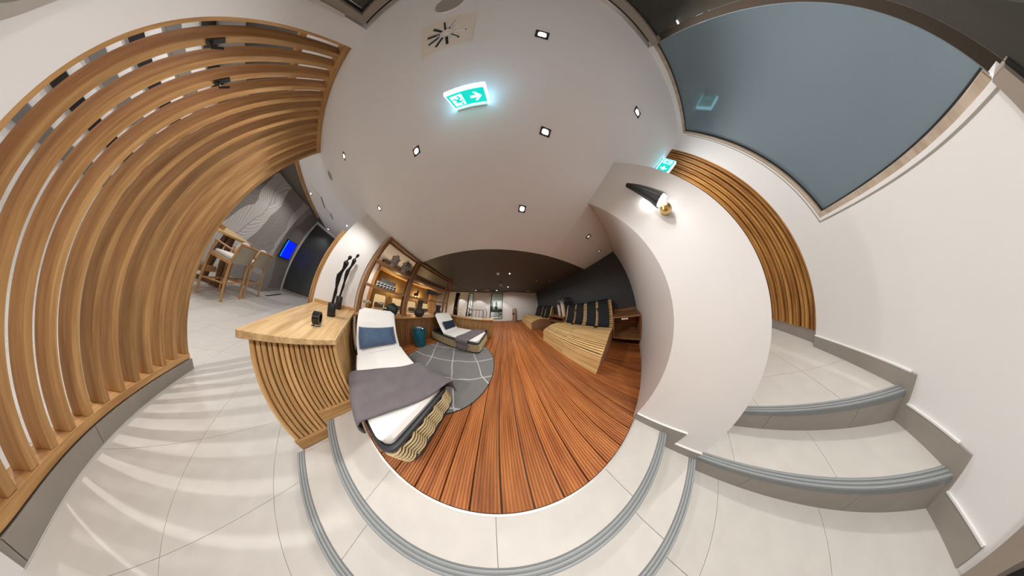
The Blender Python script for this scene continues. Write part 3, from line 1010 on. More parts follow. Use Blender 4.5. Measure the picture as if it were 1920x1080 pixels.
def make_lounger(label):
    t = thing('rattan_lounger', label, 'lounger', (-1.83, 0.05, 0.0), 'rattan loungers on the deck')
    rim = rounded(LX0, LX1, LY0, LY1, 0.10)
    part('rim', MB().tube([(a, b_, 0.335) for a, b_ in rim], 0.024, 8, True), RIM, t, smooth=True)
    part('base_rail', MB().tube([(a, b_, 0.035) for a, b_ in rounded(LX0, LX1, LY0, LY1, 0.10)], 0.02, 8, True), RIM, t, smooth=True)
    inner = rounded(LX0 + 0.02, LX1 - 0.02, LY0 + 0.02, LY1 - 0.02, 0.09)
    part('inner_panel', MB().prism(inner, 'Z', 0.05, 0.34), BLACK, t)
    # cane wickerwork: arched rods in bays round the frame
    seg = []
    P = [Vector((a, b_, 0)) for a, b_ in rounded(LX0, LX1, LY0, LY1, 0.10)]
    P.append(P[0])
    L_ = [0]
    for i in range(len(P) - 1):
        L_.append(L_[-1] + (P[i + 1] - P[i]).length)
    cen = Vector(((LX0 + LX1) / 2, (LY0 + LY1) / 2, 0))

    def at(s):
        s %= L_[-1]
        for i in range(len(P) - 1):
            if L_[i + 1] >= s:
                f = (s - L_[i]) / max(1e-6, L_[i + 1] - L_[i])
                p = P[i].lerp(P[i + 1], f)
                d = (P[i + 1] - P[i]).normalized()
                return p, Vector((d.y, -d.x, 0))
    bays = 36
    bl = L_[-1] / bays
    rows = 6
    cane = MB()
    for k in range(bays):
        for r in range(rows):
            pts = []
            for i in range(7):
                f = i / 6
                p, n = at((k + f) * bl)
                z = 0.065 + 0.25 * (r + 0.5) / rows + 0.034 * (f - 0.5) + 0.010 * math.sin(2 * PI * f)
                out = 0.004 + 0.024 * math.sin(PI * f)
                pts.append(tuple(p + n * out + Vector((0, 0, z))))
            cane.tube(pts, 0.0092, 5)
    wk = part('wickerwork', cane, RATTAN, t, smooth=True)
    wk['kind'] = 'stuff'
    # mattress and raised back
    xh = -2.18

    def pad(prof_pts, name):
        # profile polygon in XZ swept over Y with soft sides
        b = MB()
        y0, y1 = LY0 + 0.022, LY1 - 0.022
        rows_ = [0, 0.006, 0.016, 0.03, 0.045, 0.07, 0.1, 0.2]
        ys_ = [y0 + q for q in rows_] + [(y0 + y1) / 2] + [y1 - q for q in reversed(rows_)]
        ny = len(ys_) - 1
        n = len(prof_pts)
        cz = sum(p[1] for p in prof_pts) / n
        for yy in ys_:
            e = min(yy - y0, y1 - yy)
            k_ = 1 - 0.5 * max(0, 1 - e / 0.045) ** 2
            lim = LX1 - 0.022 - (0.10 - math.sqrt(max(0, 0.10 ** 2 - max(0, 0.10 - e) ** 2)))
            for px, pz in prof_pts:
                b.v.append((min(px, lim) if px > -1.2 else px, yy, cz + (pz - cz) * k_))
        for j in range(ny):
            for i in range(n):
                i2 = (i + 1) % n
                b.f.append((j * n + i, j * n + i2, (j + 1) * n + i2, (j + 1) * n + i))
        b.f.append(tuple(range(n)))
        b.f.append(tuple(ny * n + i for i in range(n - 1, -1, -1)))
        return b
    flat = [(LX1 - 0.03, 0.345), (LX1 - 0.022, 0.385), (LX1 - 0.05, 0.42), (-1.4, 0.425), (xh + 0.05, 0.425), (xh, 0.42), (xh, 0.345)]
    part('mattress', pad(flat, 'm'), CLOTH, t, smooth=True)
    # back: slab leaning, rounded top corners
    b = MB()
    a = math.radians(47)
    d = Vector((-math.cos(a), 0, math.sin(a)))
    nn = Vector((math.sin(a), 0, math.cos(a)))
    ln = 0.86
    nu, nv = 12, 12

    def sheet(off):
        s = len(b.v)
        for i in range(nu + 1):
            uu = i / nu
            for j in range(nv + 1):
                vv = j / nv
                hw = (LY1 - LY0) / 2 - 0.035
                e = max(0.0, uu * ln - (ln - 0.09))
                hw2 = hw - (0.09 - math.sqrt(max(0, 0.09 ** 2 - e ** 2)))
                edge = min(min(vv, 1 - vv) * 2 * hw2, (1 - uu) * ln)
                puff = 0.035 * (1 - max(0, 1 - edge / 0.04) ** 2 * 0.8)
                p = Vector((xh, (LY0 + LY1) / 2 + (2 * vv - 1) * hw2, 0.38)) + d * (ln * uu) + nn * (puff * off)
                b.v.append(tuple(p))
        return s
    s0 = sheet(1)
    s1_ = sheet(-1)
    W_ = nv + 1
    for i in range(nu):
        for j in range(nv):
            q = (i * W_ + j, (i + 1) * W_ + j, (i + 1) * W_ + j + 1, i * W_ + j + 1)
            b.f.append(tuple(s0 + k_ for k_ in q))
            b.f.append(tuple(s1_ + k_ for k_ in reversed(q)))
    edge = [i * W_ for i in range(nu + 1)] + [nu * W_ + j for j in range(1, nv + 1)] + [i * W_ + nv for i in range(nu - 1, -1, -1)] + [j for j in range(nv - 1, 0, -1)]
    for k_ in range(len(edge)):
        e0, e1 = edge[k_], edge[(k_ + 1) % len(edge)]
        b.f.append((s0 + e0, s0 + e1, s1_ + e1, s1_ + e0))
    part('backrest', b, CLOTH, t, smooth=True)
    for yy in (LY0 + 0.08, LY1 - 0.08):
        p0 = Vector((xh, yy, 0.34))
        part('back_frame', MB().tube([tuple(p0 - nn * 0.01), tuple(p0 + d * 0.84 - nn * 0.01)], 0.014, 8), RIM, t)
    st = Vector((xh, 0, 0.34)) + d * 0.6
    for yy in (LY0 + 0.1, LY1 - 0.1):
        part('back_prop', MB().tube([(st.x, yy, st.z), (st.x - 0.12, yy, 0.33)], 0.012, 6), RIM, t)
    return t


lg = make_lounger('white cushioned rattan lounger nearest the landing, with a bright blue cushion')
dup(lg, (-1.83, 2.05, 0.0), 'white cushioned rattan lounger farther off, with a navy cushion')


def cushion(name, label, c, half_y, half_l, tilt, m, fringe):
    """rectangular cushion leaning on a lounger back"""
    a = math.radians(tilt)
    d = Vector((-math.cos(a), 0, math.sin(a)))
    nn = Vector((math.sin(a), 0, math.cos(a)))
    t = thing(name, label, 'cushion', c)
    b = MB()
    n = 14
    C = Vector(c)

    def sheet(sg):
        s = len(b.v)
        for i in range(n + 1):
            for j in range(n + 1):
                uu, vv = 2 * i / n - 1, 2 * j / n - 1
                puff = 0.075 * ((1 - abs(uu) ** 3.0) * (1 - abs(vv) ** 3.0)) ** 0.55
                sx = 1 - 0.05 * (1 - vv * vv) * (abs(uu) > 0.99)
                p = C + d * (half_l * uu * (1 - 0.06 * (1 - vv * vv))) + Vector((0, half_y * vv * (1 - 0.04 * (1 - uu * uu)), 0)) + nn * (puff * sg + 0.008 * math.sin(9 * vv + 3 * uu) * (1 - uu * uu) * (1 - vv * vv))
                b.v.append(tuple(p))
        return s
    s0 = sheet(1)
    s1_ = sheet(-0.8)
    W_ = n + 1
    for i in range(n):
        for j in range(n):
            q = (i * W_ + j, (i + 1) * W_ + j, (i + 1) * W_ + j + 1, i * W_ + j + 1)
            b.f.append(tuple(s0 + k_ for k_ in q))
            b.f.append(tuple(s1_ + k_ for k_ in reversed(q)))
    part('cover', b, m, t, smooth=True)
    if fringe:
        f = MB()
        for sgn in (-1, 1):
            for k_ in range(26):
                uu = -0.96 + 1.92 * k_ / 25
                p = C + d * (half_l * uu) + Vector((0, half_y * sgn * 0.97, 0))
                q = p + Vector((0, 0.030 * sgn, 0)) + d * (0.008 * math.sin(k_ * 2.1)) - nn * 0.01
                f.tube([tuple(p), tuple(q)], [0.006, 0.010], 5)
        fo = part('fringe', f, BLUEC if m is BLUEC else m, t)
        fo['kind'] = 'stuff'
    return t


cushion('blue_cushion', 'dusty blue linen cushion with fringed ends on the nearest rattan lounger', (-2.275, 0.045, 0.632), 0.29, 0.17, 50, BLUEC, True)
cushion('navy_cushion', 'navy linen cushion leaning on the farther rattan lounger', (-2.265, 2.04, 0.632), 0.27, 0.16, 50, NAVY, False)


def throw(label, dy, x_l, x_r, seed, over_l=0.10, over_r=0.22):
    """towel laid across the lounger, hanging down at both sides; x_l / x_r: spans at the near and far side"""
    rn = random.Random(seed)
    b = MB()
    n, mm = 26, 40
    yl, yr = LY0 - 0.055 + dy, LY1 + 0.055 + dy
    width = yr - yl
    total = over_l + width + over_r

    def fn(uu, vv):
        s = vv * total
        f = min(1, max(0, (s - over_l) / width))
        x0 = x_l[0] + (x_r[0] - x_l[0]) * f
        x1 = x_l[1] + (x_r[1] - x_l[1]) * f
        xx = x0 + (x1 - x0) * uu
        top = 0.447
        if s < over_l:
            yy, zz = yl - 0.012 * math.sin((over_l - s) * 30), top - 0.03 - (over_l - s)
        elif s > over_l + width:
            q = s - over_l - width
            yy, zz = yr + 0.015 + 0.015 * math.sin(xx * 30 + 1) * min(1, q * 8), top - 0.03 - q
        else:
            yy = yl + (s - over_l)
            e = min(s - over_l, over_l + width - s)
            zz = top - 0.03 * max(0, 1 - e / 0.07) ** 2
        zz += 0.006 * math.sin(11 * xx + 7 * yy) + 0.004 * math.sin(23 * xx - 5 * yy)
        return (xx + 0.01 * math.sin(8 * yy), yy, zz)
    b.grid(fn, n, mm)
    o = solo('throw', b, TOWEL, label, 'throw', ((x_l[0] + x_l[1]) / 2, dy, 0.44), smooth=True)
    sm = o.modifiers.new('thickness', 'SOLIDIFY')
    sm.thickness = 0.012
    sm.offset = 1
    return o


throw('grey velvet throw spread over the nearest rattan lounger', 0.0, (-1.76, -1.08), (-1.38, -0.72), 1)
throw('grey throw draped over the foot of the farther rattan lounger', 2.0, (-1.56, -1.12), (-1.32, -0.80), 2, 0.27, 0.10)

# round rug, teal stool
solo('round_rug', MB().lathe([(0.0, 0.001), (1.115, 0.001), (1.12, 0.006), (1.11, 0.012), (0.0, 0.012)], (-1.42, 1.15, 0), 72, False), RUG, 'round grey woven rug with pale diamond lines between the rattan loungers', 'rug', (-1.42, 1.15, 0))
rg = bpy.data.objects['round_rug']
part('bound_edge', MB().tube([(-1.42 + 1.118 * math.cos(2 * PI * i / 72), 1.15 + 1.118 * math.sin(2 * PI * i / 72), 0.008) for i in range(72)], 0.007, 6, True), BLACK, rg)
sx_, sy_ = -2.728, 1.12
st = thing('garden_stool', 'teal glazed ceramic drum stool between the rattan loungers', 'stool', (sx_, sy_, 0))
part('drum', MB().lathe([(0.0, 0.0), (0.17, 0.0), (0.18, 0.02), (0.175, 0.05), (0.195, 0.12), (0.203, 0.25), (0.203, 0.35), (0.20, 0.46), (0.18, 0.53), (0.188, 0.545), (0.182, 0.57), (0.16, 0.575), (0.0, 0.572)], (sx_, sy_, 0), 36, False), TEAL, st, smooth=True)
for zz, rr in ((0.14, 0.193), (0.46, 0.194)):
    part('rib', MB().tube([(sx_ + rr * math.cos(2 * PI * i / 36), sy_ + rr * math.sin(2 * PI * i / 36), zz) for i in range(36)], 0.006, 6, True), TEAL, st, smooth=True)
solo('booklet', MB().obox((sx_ + 0.03, sy_ - 0.02, 0.581), (0.075, 0.03, 0), (-0.02, 0.055, 0), (0, 0, 0.004)), mat('booklet_cover', (0.42, 0.45, 0.60), 0.4, noise=0.5, scale=25), 'small pale booklet lying on the teal stool', 'booklet', (sx_, sy_, 0.577))

# ================================================================== TIMBER LOUNGER BEDS
def bed_profile():
    top = [(1.46, 0.41), (1.52, 0.455), (1.62, 0.50), (1.74, 0.545), (1.86, 0.572), (2.0, 0.588), (2.14, 0.588), (2.28, 0.57), (2.42, 0.54), (2.54, 0.505), (2.64, 0.48), (2.72, 0.485),
           (2.80, 0.54), (2.87, 0.64), (2.93, 0.76), (2.985, 0.89), (3.03, 1.01), (3.08, 1.12), (3.14, 1.20), (3.20, 1.235)]
    return top


TOPP = bed_profile()


def along(pts, step):
    out = []
    acc = 0
    for (a, b_) in zip(pts[:-1], pts[1:]):
        a, b_ = Vector((a[0], 0, a[1])), Vector((b_[0], 0, b_[1]))
        L_ = (b_ - a).length
        t = acc
        while t < L_:
            p = a.lerp(b_, t / L_)
            out.append((p, (b_ - a).normalized()))
            t += step
        acc = t - L_
    return out


def make_bed(y0, y1, label, group, detail=True):
    t = thing('timber_lounger', label, 'lounger', (1.46, (y0 + y1) / 2, 0), group)
    side = [(1.475, 0.002), (1.475, 0.395)] + [(px, pz - 0.02) for px, pz in TOPP] + [(3.26, 1.2), (3.26, 0.002)]
    part('side_panel', MB().prism(side, 'Y', y0, y0 + 0.03), PINESIDE, t)
    part('side_panel', MB().prism(side, 'Y', y1 - 0.03, y1), PINESIDE, t)
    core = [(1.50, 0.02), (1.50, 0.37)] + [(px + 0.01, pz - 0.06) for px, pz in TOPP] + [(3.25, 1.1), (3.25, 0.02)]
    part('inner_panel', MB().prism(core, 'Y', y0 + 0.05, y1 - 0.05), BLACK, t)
    ym = (y0 + y1) / 2
    # front slats
    zz = 0.012
    while zz < 0.40:
        for a, b_ in ((y0, ym - 0.002), (ym + 0.002, y1)):
            piece('slat', t, 1.45, 1.475, a, b_, zz, zz + 0.031, PINE, 0.003)
        zz += 0.0435
    for i, (p, d) in enumerate(along(TOPP, 0.056)):
        n = Vector((-d.z, 0, d.x))
        if n.z < 0:
            n = -n
        halves = ((y0, ym - 0.002), (ym + 0.002, y1))
        for a, b_ in halves:
            key = ('bedslat', round(b_ - a, 3))
            if key not in BOXES:
                hl = (b_ - a) / 2
                BOXES[key] = MB().box(-0.0190, 0.0190, -hl, hl, -0.011, 0.011).mesh('slat', PINE, bevel=0.003)
            c = p + Vector((0, (a + b_) / 2, 0)) - n * 0.011 + d * 0.022
            o = add('slat', BOXES[key], t, c - wloc(t))
            o.rotation_euler = (0, -math.atan2(d.z, d.x), 0)
    # dark pads and rails lying on the raised back
    cur = [(px, pz) for px, pz in TOPP if px >= 2.70]
    W_ = (y1 - y0) / 1.81
    for a, b_ in ((0.10, 0.42), (0.53, 0.83), (1.00, 1.28), (1.39, 1.70)):
        ya, yb = y0 + a * W_, y0 + b_ * W_
        b = MB()
        nrm = []
        for i in range(len(cur)):
            q0, q1 = cur[max(0, i - 1)], cur[min(len(cur) - 1, i + 1)]
            d = Vector((q1[0] - q0[0], 0, q1[1] - q0[1])).normalized()
            nrm.append(Vector((-d.z, 0, d.x)))
        poly = [(px + nn.x * 0.07, pz + nn.z * 0.07) for (px, pz), nn in zip(cur, nrm)] + [(px + nn.x * 0.004, pz + nn.z * 0.004) for (px, pz), nn in reversed(list(zip(cur, nrm)))]
        b.prism(poly, 'Y', ya, yb)
        part('back_pad', b, PADN, t, 0.006)
    for yy in (0.475, 1.335):
        yc = y0 + yy * W_
        pts = [(px + nn.x * 0.09, yc, pz + nn.z * 0.09) for (px, pz), nn in list(zip(cur, nrm))[:6]]
        part('rail', MB().tube(pts, 0.013, 8), RATTAN if yy < 1 else BARWOOD, t, smooth=True)
        part('rail_holder', MB().box(2.62, 2.66, yc - 0.05, yc + 0.05, 0.49, 0.54), BLACK, t)
        part('rail_holder', MB().box(2.94, 3.0, yc - 0.05, yc + 0.04, 0.98, 1.05), BLACK, t)
    return t


make_bed(0.24, 2.05, 'slatted timber double lounger nearest the sconce wall', 'slatted timber loungers')
make_bed(3.15, 5.02, 'slatted timber double lounger at the far wall', 'slatted timber loungers')


def cabinet(y0, y1, z0, z1, label):
    t = thing('bedside_cabinet', label, 'cabinet', (3.05, (y0 + y1) / 2, z0), 'open timber bedside boxes')
    part('top_panel', MB().box(2.72, XD - 0.002, y0, y1, z1 - 0.035, z1), TEAKY, t, 0.002)
    part('bottom_panel', MB().box(2.72, XD - 0.002, y0, y1, z0, z0 + 0.035), TEAKY, t, 0.002)
    part('side_panel', MB().box(2.72, XD - 0.002, y0, y0 + 0.03, z0 + 0.035, z1 - 0.035), TEAKZ, t)
    part('side_panel', MB().box(2.72, XD - 0.002, y1 - 0.03, y1, z0 + 0.035, z1 - 0.035), TEAKZ, t)
    part('back_panel', MB().box(XD - 0.03, XD - 0.002, y0 + 0.03, y1 - 0.03, z0 + 0.035, z1 - 0.035), TEAKY, t)
    return t


c1 = cabinet(-0.47, 0.22, 0.19, 0.79, 'open wall-hung timber cabinet beside the sconce wall')
part('upstand', MB().box(XD - 0.03, XD - 0.002, -0.47, 0.22, 0.79, 0.86), TEAKY, c1)
part('white_tag', MB().box(2.712, 2.718, -0.16, 0.0, 0.71, 0.745), WHITE, c1)
cabinet(2.08, 3.12, 0.36, 0.70, 'open timber box between the two timber loungers')
for (xx, yy, h, r, lb) in ((2.95, 2.36, 0.62, 0.075, 'shorter bleached trunk vase between the timber loungers'), (2.95, 2.12, 0.85, 0.095, 'taller bleached trunk vase with dried leaves between the timber loungers')):
    if yy == 2.12:
        yy = 2.20
    if yy == 2.36:
        yy = 2.46
    solo('trunk_vase', MB().tube([(xx, yy, 0.704), (xx + 0.001, yy + 0.001, 0.72), (xx + 0.01, yy + 0.01, 0.70 + h * 0.35), (xx - 0.01, yy - 0.01, 0.70 + h * 0.7), (xx, yy + 0.02, 0.70 + h)], [r * 0.85, r * 0.86, r, r * 1.02, r * 0.72], 12), PALEWOOD, lb, 'vase', (xx, yy, 0.70), smooth=True)
b = MB()
rnd = random.Random(11)
for k in range(110):
    a = rnd.uniform(0, 2 * PI)
    leaf(b, (2.95, 2.22, 1.54), (math.cos(a) * 0.8, math.sin(a) * 1.1, rnd.uniform(0.3, 1.6)), rnd.uniform(0.4, 0.65), 0.03, rnd.uniform(0.15, 0.5))
solo('dried_palm', b, DRYLEAF, 'spray of dried grey palm leaves above the taller trunk vase', 'dried leaves', (2.95, 2.22, 1.53), kind='stuff')

# ================================================================== FAR WALL WITH OPENINGS
fb = MB()
ops = [(-5.5, -4.92, 0.15, 2.62), (-3.83, -3.26, 0.15, 2.62), (-1.47, -0.32, 0.25, 2.63)]
xs = [-9.0] + [q for o_ in ops for q in o_[:2]] + [XD]
for i in range(0, len(xs), 2):
    fb.box(xs[i], xs[i + 1], YF, YF + 0.2, -0.1, ZC)
for a, b_, z0, z1 in ops:
    fb.box(a, b_, YF, YF + 0.2, -0.1, z0)
    fb.box(a, b_, YF, YF + 0.2, z1, ZC)
struct('wall_far', fb, PLASTER, 'white far wall with three tall black framed openings', 'wall')
struct('baseboard_far', MB().box(-9, XD, YF - 0.012, YF, 0, 0.06), SKIRT, 'thin grey skirting along the far wall', 'skirting')
for k, (a, b_, z0, z1) in enumerate(ops):
    lb = ('narrow black framed window at the left of the far wall', 'narrow black framed window in the middle of the far wall', 'wide black framed glass door in the far wall')[k]
    wn = struct('window_%d' % (k + 2), MB().box(a, a + 0.06, YF - 0.02, YF + 0.06, z0, z1).box(b_ - 0.05, b_, YF - 0.02, YF + 0.06, z0, z1).box(a + 0.06, b_ - 0.05, YF - 0.02, YF + 0.06, z1 - 0.06, z1).box(a + 0.06, b_ - 0.05, YF - 0.02, YF + 0.06, z0, z0 + 0.04), BLACK, lb, 'window')
    part('pane', MB().box(a + 0.06, b_ - 0.05, YF + 0.03, YF + 0.04, z0 + 0.04, z1 - 0.06), GLASS, wn)
# winter garden beyond
struct('wall_winter_garden', MB().box(-9, XD + 0.2, 8.2, 8.3, -0.1, 2.8).box(XD, XD + 0.1, YF + 0.2, 8.2, -0.1, 2.8).box(-9.1, -9, YF + 0.2, 8.2, -0.1, 2.8), PLASTER, 'white walls of the winter garden beyond the far windows', 'wall')
struct('floor', MB().box(-9, XD, YF + 0.2, 8.2, -0.1, 0.0), TILE, 'pale floor of the winter garden', 'floor')
struct('ceiling', MB().box(-9, XD, YF + 0.2, 8.2, 2.75, 2.85), mat('olive_ceiling', (0.22, 0.21, 0.16), 0.7), 'olive grey ceiling of the winter garden', 'ceiling')
pb = thing('planter_bench', 'long dark bench behind the glass door', 'bench', (-0.9, 7.4, 0))
part('block', MB().box(-2.2, 0.4, 7.2, 7.7, 0.62, 0.95), mat('dark_teal_bench', (0.01, 0.02, 0.03), 0.4), pb, 0.01)
for xx in (-2.1, 0.3):
    part('leg', MB().box(xx - 0.05, xx + 0.05, 7.3, 7.6, 0.001, 0.62), WHITE, pb)
for k, (xx, yy, zb, hh, lb, lp) in enumerate(((-1.85, 7.4, 0.95, 0.8, 'black pot on the dark bench behind the glass door', 'leafy plant in the black pot on the dark bench'),
                                              (-1.25, 7.35, 0.95, 1.0, 'black pot in the middle of the dark bench', 'taller leafy plant on the middle of the dark bench'),
                                              (-4.7, 7.2, 0.0, 2.0, 'black floor pot behind the middle window', 'tall leafy plant behind the middle window'),
                                              (-6.9, 7.2, 0.0, 2.0, 'black floor pot behind the left window', 'tall leafy plant behind the left window'))):
    solo('plant_pot', MB().lathe([(0.0, 0), (0.10, 0), (0.17, 0.1), (0.18, 0.25), (0.15, 0.32), (0.13, 0.32), (0.0, 0.28)], (xx, yy, zb + 0.001), 20, False), BLACK, lb, 'pot', (xx, yy, zb), smooth=True)
    b = MB()
    for q in range(46):
        a = rnd.uniform(0, 2 * PI)
        z = zb + 0.3 + rnd.uniform(0, hh * 0.7)
        leaf(b, (xx, yy, z), (math.cos(a), math.sin(a), rnd.uniform(0.1, 0.9)), rnd.uniform(0.2, 0.4), 0.05, rnd.uniform(0.05, 0.25))
    b.tube([(xx, yy, zb + 0.28), (xx, yy, zb + 0.3 + hh * 0.7)], 0.015, 6)
    solo('potted_plant', b, LEAF, lp, 'plant', (xx, yy, zb + 0.28), kind='stuff')

# hoop chair standing on the dark bench side
hc = thing('hoop_chair', 'black hoop-backed chair behind the glass door', 'chair', (-0.55, 6.6, 0))
part('seat', MB().lathe([(0.0, 0.42), (0.27, 0.42), (0.28, 0.45), (0.0, 0.46)], (-0.55, 6.6, 0), 20, False), BLACK, hc)
b = MB()
for k in range(5):
    r = 0.30 - k * 0.045
    b.tube([(-0.55 + r * math.cos(a), 6.85 + 0.0 * k, 0.5 + 1.2 * r / 0.30 * abs(math.sin(a)) ** 0.8) for a in [PI * i / 14 for i in range(15)]], 0.013, 6)
part('back', b, BLACK, hc)
for sx, sy in ((-1, -1), (1, -1), (-1, 1), (1, 1)):
    part('leg', MB().tube([(-0.55 + 0.2 * sx, 6.6 + 0.2 * sy, 0.42), (-0.55 + 0.26 * sx, 6.6 + 0.26 * sy, 0.0)], 0.014, 6), BLACK, hc)

# black wire bench beyond the sideboard arm
wb = thing('wire_bench', 'black cane two-seat bench behind the slatted sideboard', 'bench', (-2.2, 4.1, 0))
b = MB()
b.tube([(-2.95, 4.1, 0.40), (-3.02, 4.15, 0.85), (-2.98, 4.16, 1.12), (-2.85, 4.16, 1.22), (-2.74, 4.16, 1.12), (-2.80, 4.16, 0.95), (-2.78, 4.16, 0.45)], 0.022, 8)
part('arm_hoop', b, BLACK, wb, smooth=True)
b = MB()
b.tube([(-1.45, 4.1, 0.40), (-1.38, 4.15, 0.85), (-1.42, 4.16, 1.12), (-1.55, 4.16, 1.22), (-1.66, 4.16, 1.12), (-1.60, 4.16, 0.95), (-1.62, 4.16, 0.45)], 0.022, 8)
part('arm_hoop', b, BLACK, wb, smooth=True)
part('back_rail', MB().tube([(-2.78, 4.16, 1.10), (-2.2, 4.2, 1.13), (-1.62, 4.16, 1.10)], 0.02, 8), BLACK, wb)
for k in range(5):
    xx = -2.7 + k * 0.25
    part('back_spindle', MB().tube([(xx, 4.18, 1.11), (xx, 4.14, 0.42)], 0.016, 6), BLACK, wb)
part('seat', MB().box(-2.98, -1.42, 3.75, 4.2, 0.38, 0.42), BLACK, wb, 0.01)
for xx in (-2.94, -1.46):
    for yy in (3.79, 4.16):
        part('leg', MB().tube([(xx, yy, 0.38), (xx, yy, 0.0)], 0.02, 8), BLACK, wb)

# candle stand with lotus stems on the sideboard arm
cs = thing('lotus_candle_stand', 'thin metal stand with lotus pod stems behind the sideboard corner', 'candle stand', (-2.6, 2.78, 0.84))
for k, (xx, zz) in enumerate(((-2.72, 1.22), (-2.58, 1.28), (-2.46, 1.18), (-2.32, 1.02))):
    part('stem', MB().tube([(xx, 2.78, 0.845), (xx, 2.78, zz)], 0.004, 6), BLACK, cs)
    part('pod', MB().ball((xx, 2.78, zz + 0.02), (0.012, 0.012, 0.028), 8, 6) if k else MB().ball((xx, 2.78, zz + 0.03), (0.045, 0.045, 0.04), 10, 6), BLACK if k else mat('rust_pod', (0.30, 0.12, 0.03), 0.8), cs)
part('cross_bar', MB().tube([(-2.74, 2.78, 1.08), (-2.40, 2.78, 1.02)], 0.003, 5), BLACK, cs)
part('cross_bar', MB().tube([(-2.6, 2.78, 0.95), (-2.25, 2.78, 0.92)], 0.003, 5), BLACK, cs)
part('foot', MB().box(-2.76, -2.28, 2.74, 2.82, 0.841, 0.848), ALU, cs)
solo('placemat', MB().box(-1.65, -1.15, 2.64, 2.91, 0.841, 0.846), mat('pale_mat', (0.50, 0.52, 0.44), 0.7, noise=0.3, scale=30), 'pale mat lying on the sideboard arm', 'mat', (-1.4, 2.78, 0.841))

# waste bin
wbn = thing('waste_bin', 'tall steel waste bin with black slot at the far wall', 'bin', (0.77, 5.12, 0))
part('body', MB().box(0.60, 0.90, 5.0, 5.28, 0.001, 1.12), STEEL, wbn, 0.006)
part('side', MB().box(0.90, 0.94, 5.0, 5.28, 0.001, 1.14), BLACK, wbn)
part('slot', MB().box(0.62, 0.78, 4.992, 5.0, 0.62, 0.78), BLACK, wbn)

# ================================================================== SECOND LOUNGE BEYOND THE SHELF
struct('floor', MB().box(-9.0, -3.55, -0.4, YF, -0.1, 0.0), DARKWOOD, 'dark floor of the second lounge beyond the shelf', 'floor')
struct('wall_bronze', MB().box(-6.75, -6.6, -0.35, 3.25, 0, ZC), BROWNWALL, 'bronze brown wall of the second lounge', 'wall')
struct('wall_lounge_white', MB().box(-6.75, -6.0, -1.15, -0.45, 0, ZC), PLASTER, 'white wall with the small black sconce in the second lounge', 'wall')
struct('wall_lounge_end', MB().box(-6.75, -6.6, 4.0, YF, 0, ZC), PLASTER, 'pale wall of the second lounge near the far windows', 'wall')
struct('wall_lounge_panel', MB().box(-6.6, -6.5, 3.25, 4.0, 0, 2.25), OAKZ, 'warm oak panel in the second lounge', 'wall')
struct('trim_7', MB().box(-6.6, -5.95, -0.45, -0.36, 0, 2.3), OAKZ, 'oak post at the corner of the bronze wall', 'trim')
struct('trim_8', MB().box(-6.6, -5.7, -0.35, 4.0, 2.25, 2.5), OAKY, 'oak soffit along the bronze wall', 'trim')
struct('trim_9', MB().box(-6.6, -5.72, -0.35, 4.0, 2.5, 2.704), mat('lit_ceiling_brown', (0.20, 0.15, 0.105), 0.7, noise=0.08), 'brown fascia added above the oak soffit to cover the dark gap', 'trim')  # added filler over an unlit gap, coloured like the lit ceiling
struct('ceiling', MB().box(-7.0, -3.56, -1.2, 0.82, 2.705, 2.8), CEIL, 'white ceiling part of the second lounge', 'ceiling')
struct('ceiling', MB().box(-9, -3.56, 0.82, YF + 0.2, 2.705, 2.8), DARKCEIL, 'dark ceiling part of the second lounge', 'ceiling')
struct('wall_lounge_back', MB().box(-9.1, -9, -0.4, YF, 0, 2.8).box(-9, -6.75, -0.5, -0.4, 0, 2.8), PLASTER, 'hidden outer wall of the second lounge', 'wall')


def cream_lounger(y, label):
    t = thing('cream_lounger', label, 'lounger', (-5.7, y, 0), 'cream loungers of the second lounge')
    part('base', MB().box(-6.2, -4.6, y - 0.32, y + 0.32, 0.001, 0.36), RATTAN, t, 0.01)
    part('mattress', MB().box(-6.2, -4.58, y - 0.33, y + 0.33, 0.36, 0.47), PILLOWW, t, 0.03, 3, True)
    b = MB()
    pr_ = rounded(-0.26, 0.26, 0.0, 0.72, 0.06, 4)
    n = len(pr_)
    for th in (0.0, -0.09):
        b.v += [(-5.72 - 0.42 * q[1] + th, y + q[0], 0.45 + q[1] * 0.92) for q in pr_]
    b.f += [tuple(range(n)), tuple(range(2 * n - 1, n - 1, -1))] + [(i, i + n, (i + 1) % n + n, (i + 1) % n) for i in range(n)]
    part('backrest', b, CREAM, t)
    part('pillow', MB().obox((-5.72, y, 0.70), (0.045, 0, 0.02), (0, 0.20, 0), (-0.04, 0, 0.09)), BROWNC, t, 0.02, 2, True)
    return t


c0 = cream_lounger(0.10, 'cream lounger in the second lounge, nearest the white wall')
for q, lb in ((0.98, 'second cream lounger from the white wall in the second lounge'), (1.80, 'third cream lounger from the white wall in the second lounge'), (2.70, 'cream lounger in the second lounge next to the oak panel')):
    dup(c0, (-5.7, q, 0), lb)
for q, lb in ((0.60, 'glowing wall lamp between the first cream loungers'), (2.25, 'glowing wall lamp between the far cream loungers')):
    t = thing('wall_lamp', lb, 'lamp', (-6.55, q, 1.1), 'glowing wall lamps of the second lounge')
    part('rod', MB().tube([(-6.56, q, 0.75), (-6.56, q, 1.50)], 0.01, 6), BRASS, t)
    part('plate', MB().box(-6.6, -6.56, q - 0.03, q + 0.03, 1.1, 1.2), BRASS, t)
    part('bulb', MB().ball((-6.52, q, 1.52), (0.035, 0.035, 0.06), 10, 6), LAMPWARM, t, smooth=True)
    point((-6.35, q, 1.55), 34, (1.0, 0.72, 0.36), 0.05)
t = thing('small_sconce', 'small black cone sconce on the white wall of the second lounge', 'lamp', (-5.98, -0.82, 1.6))
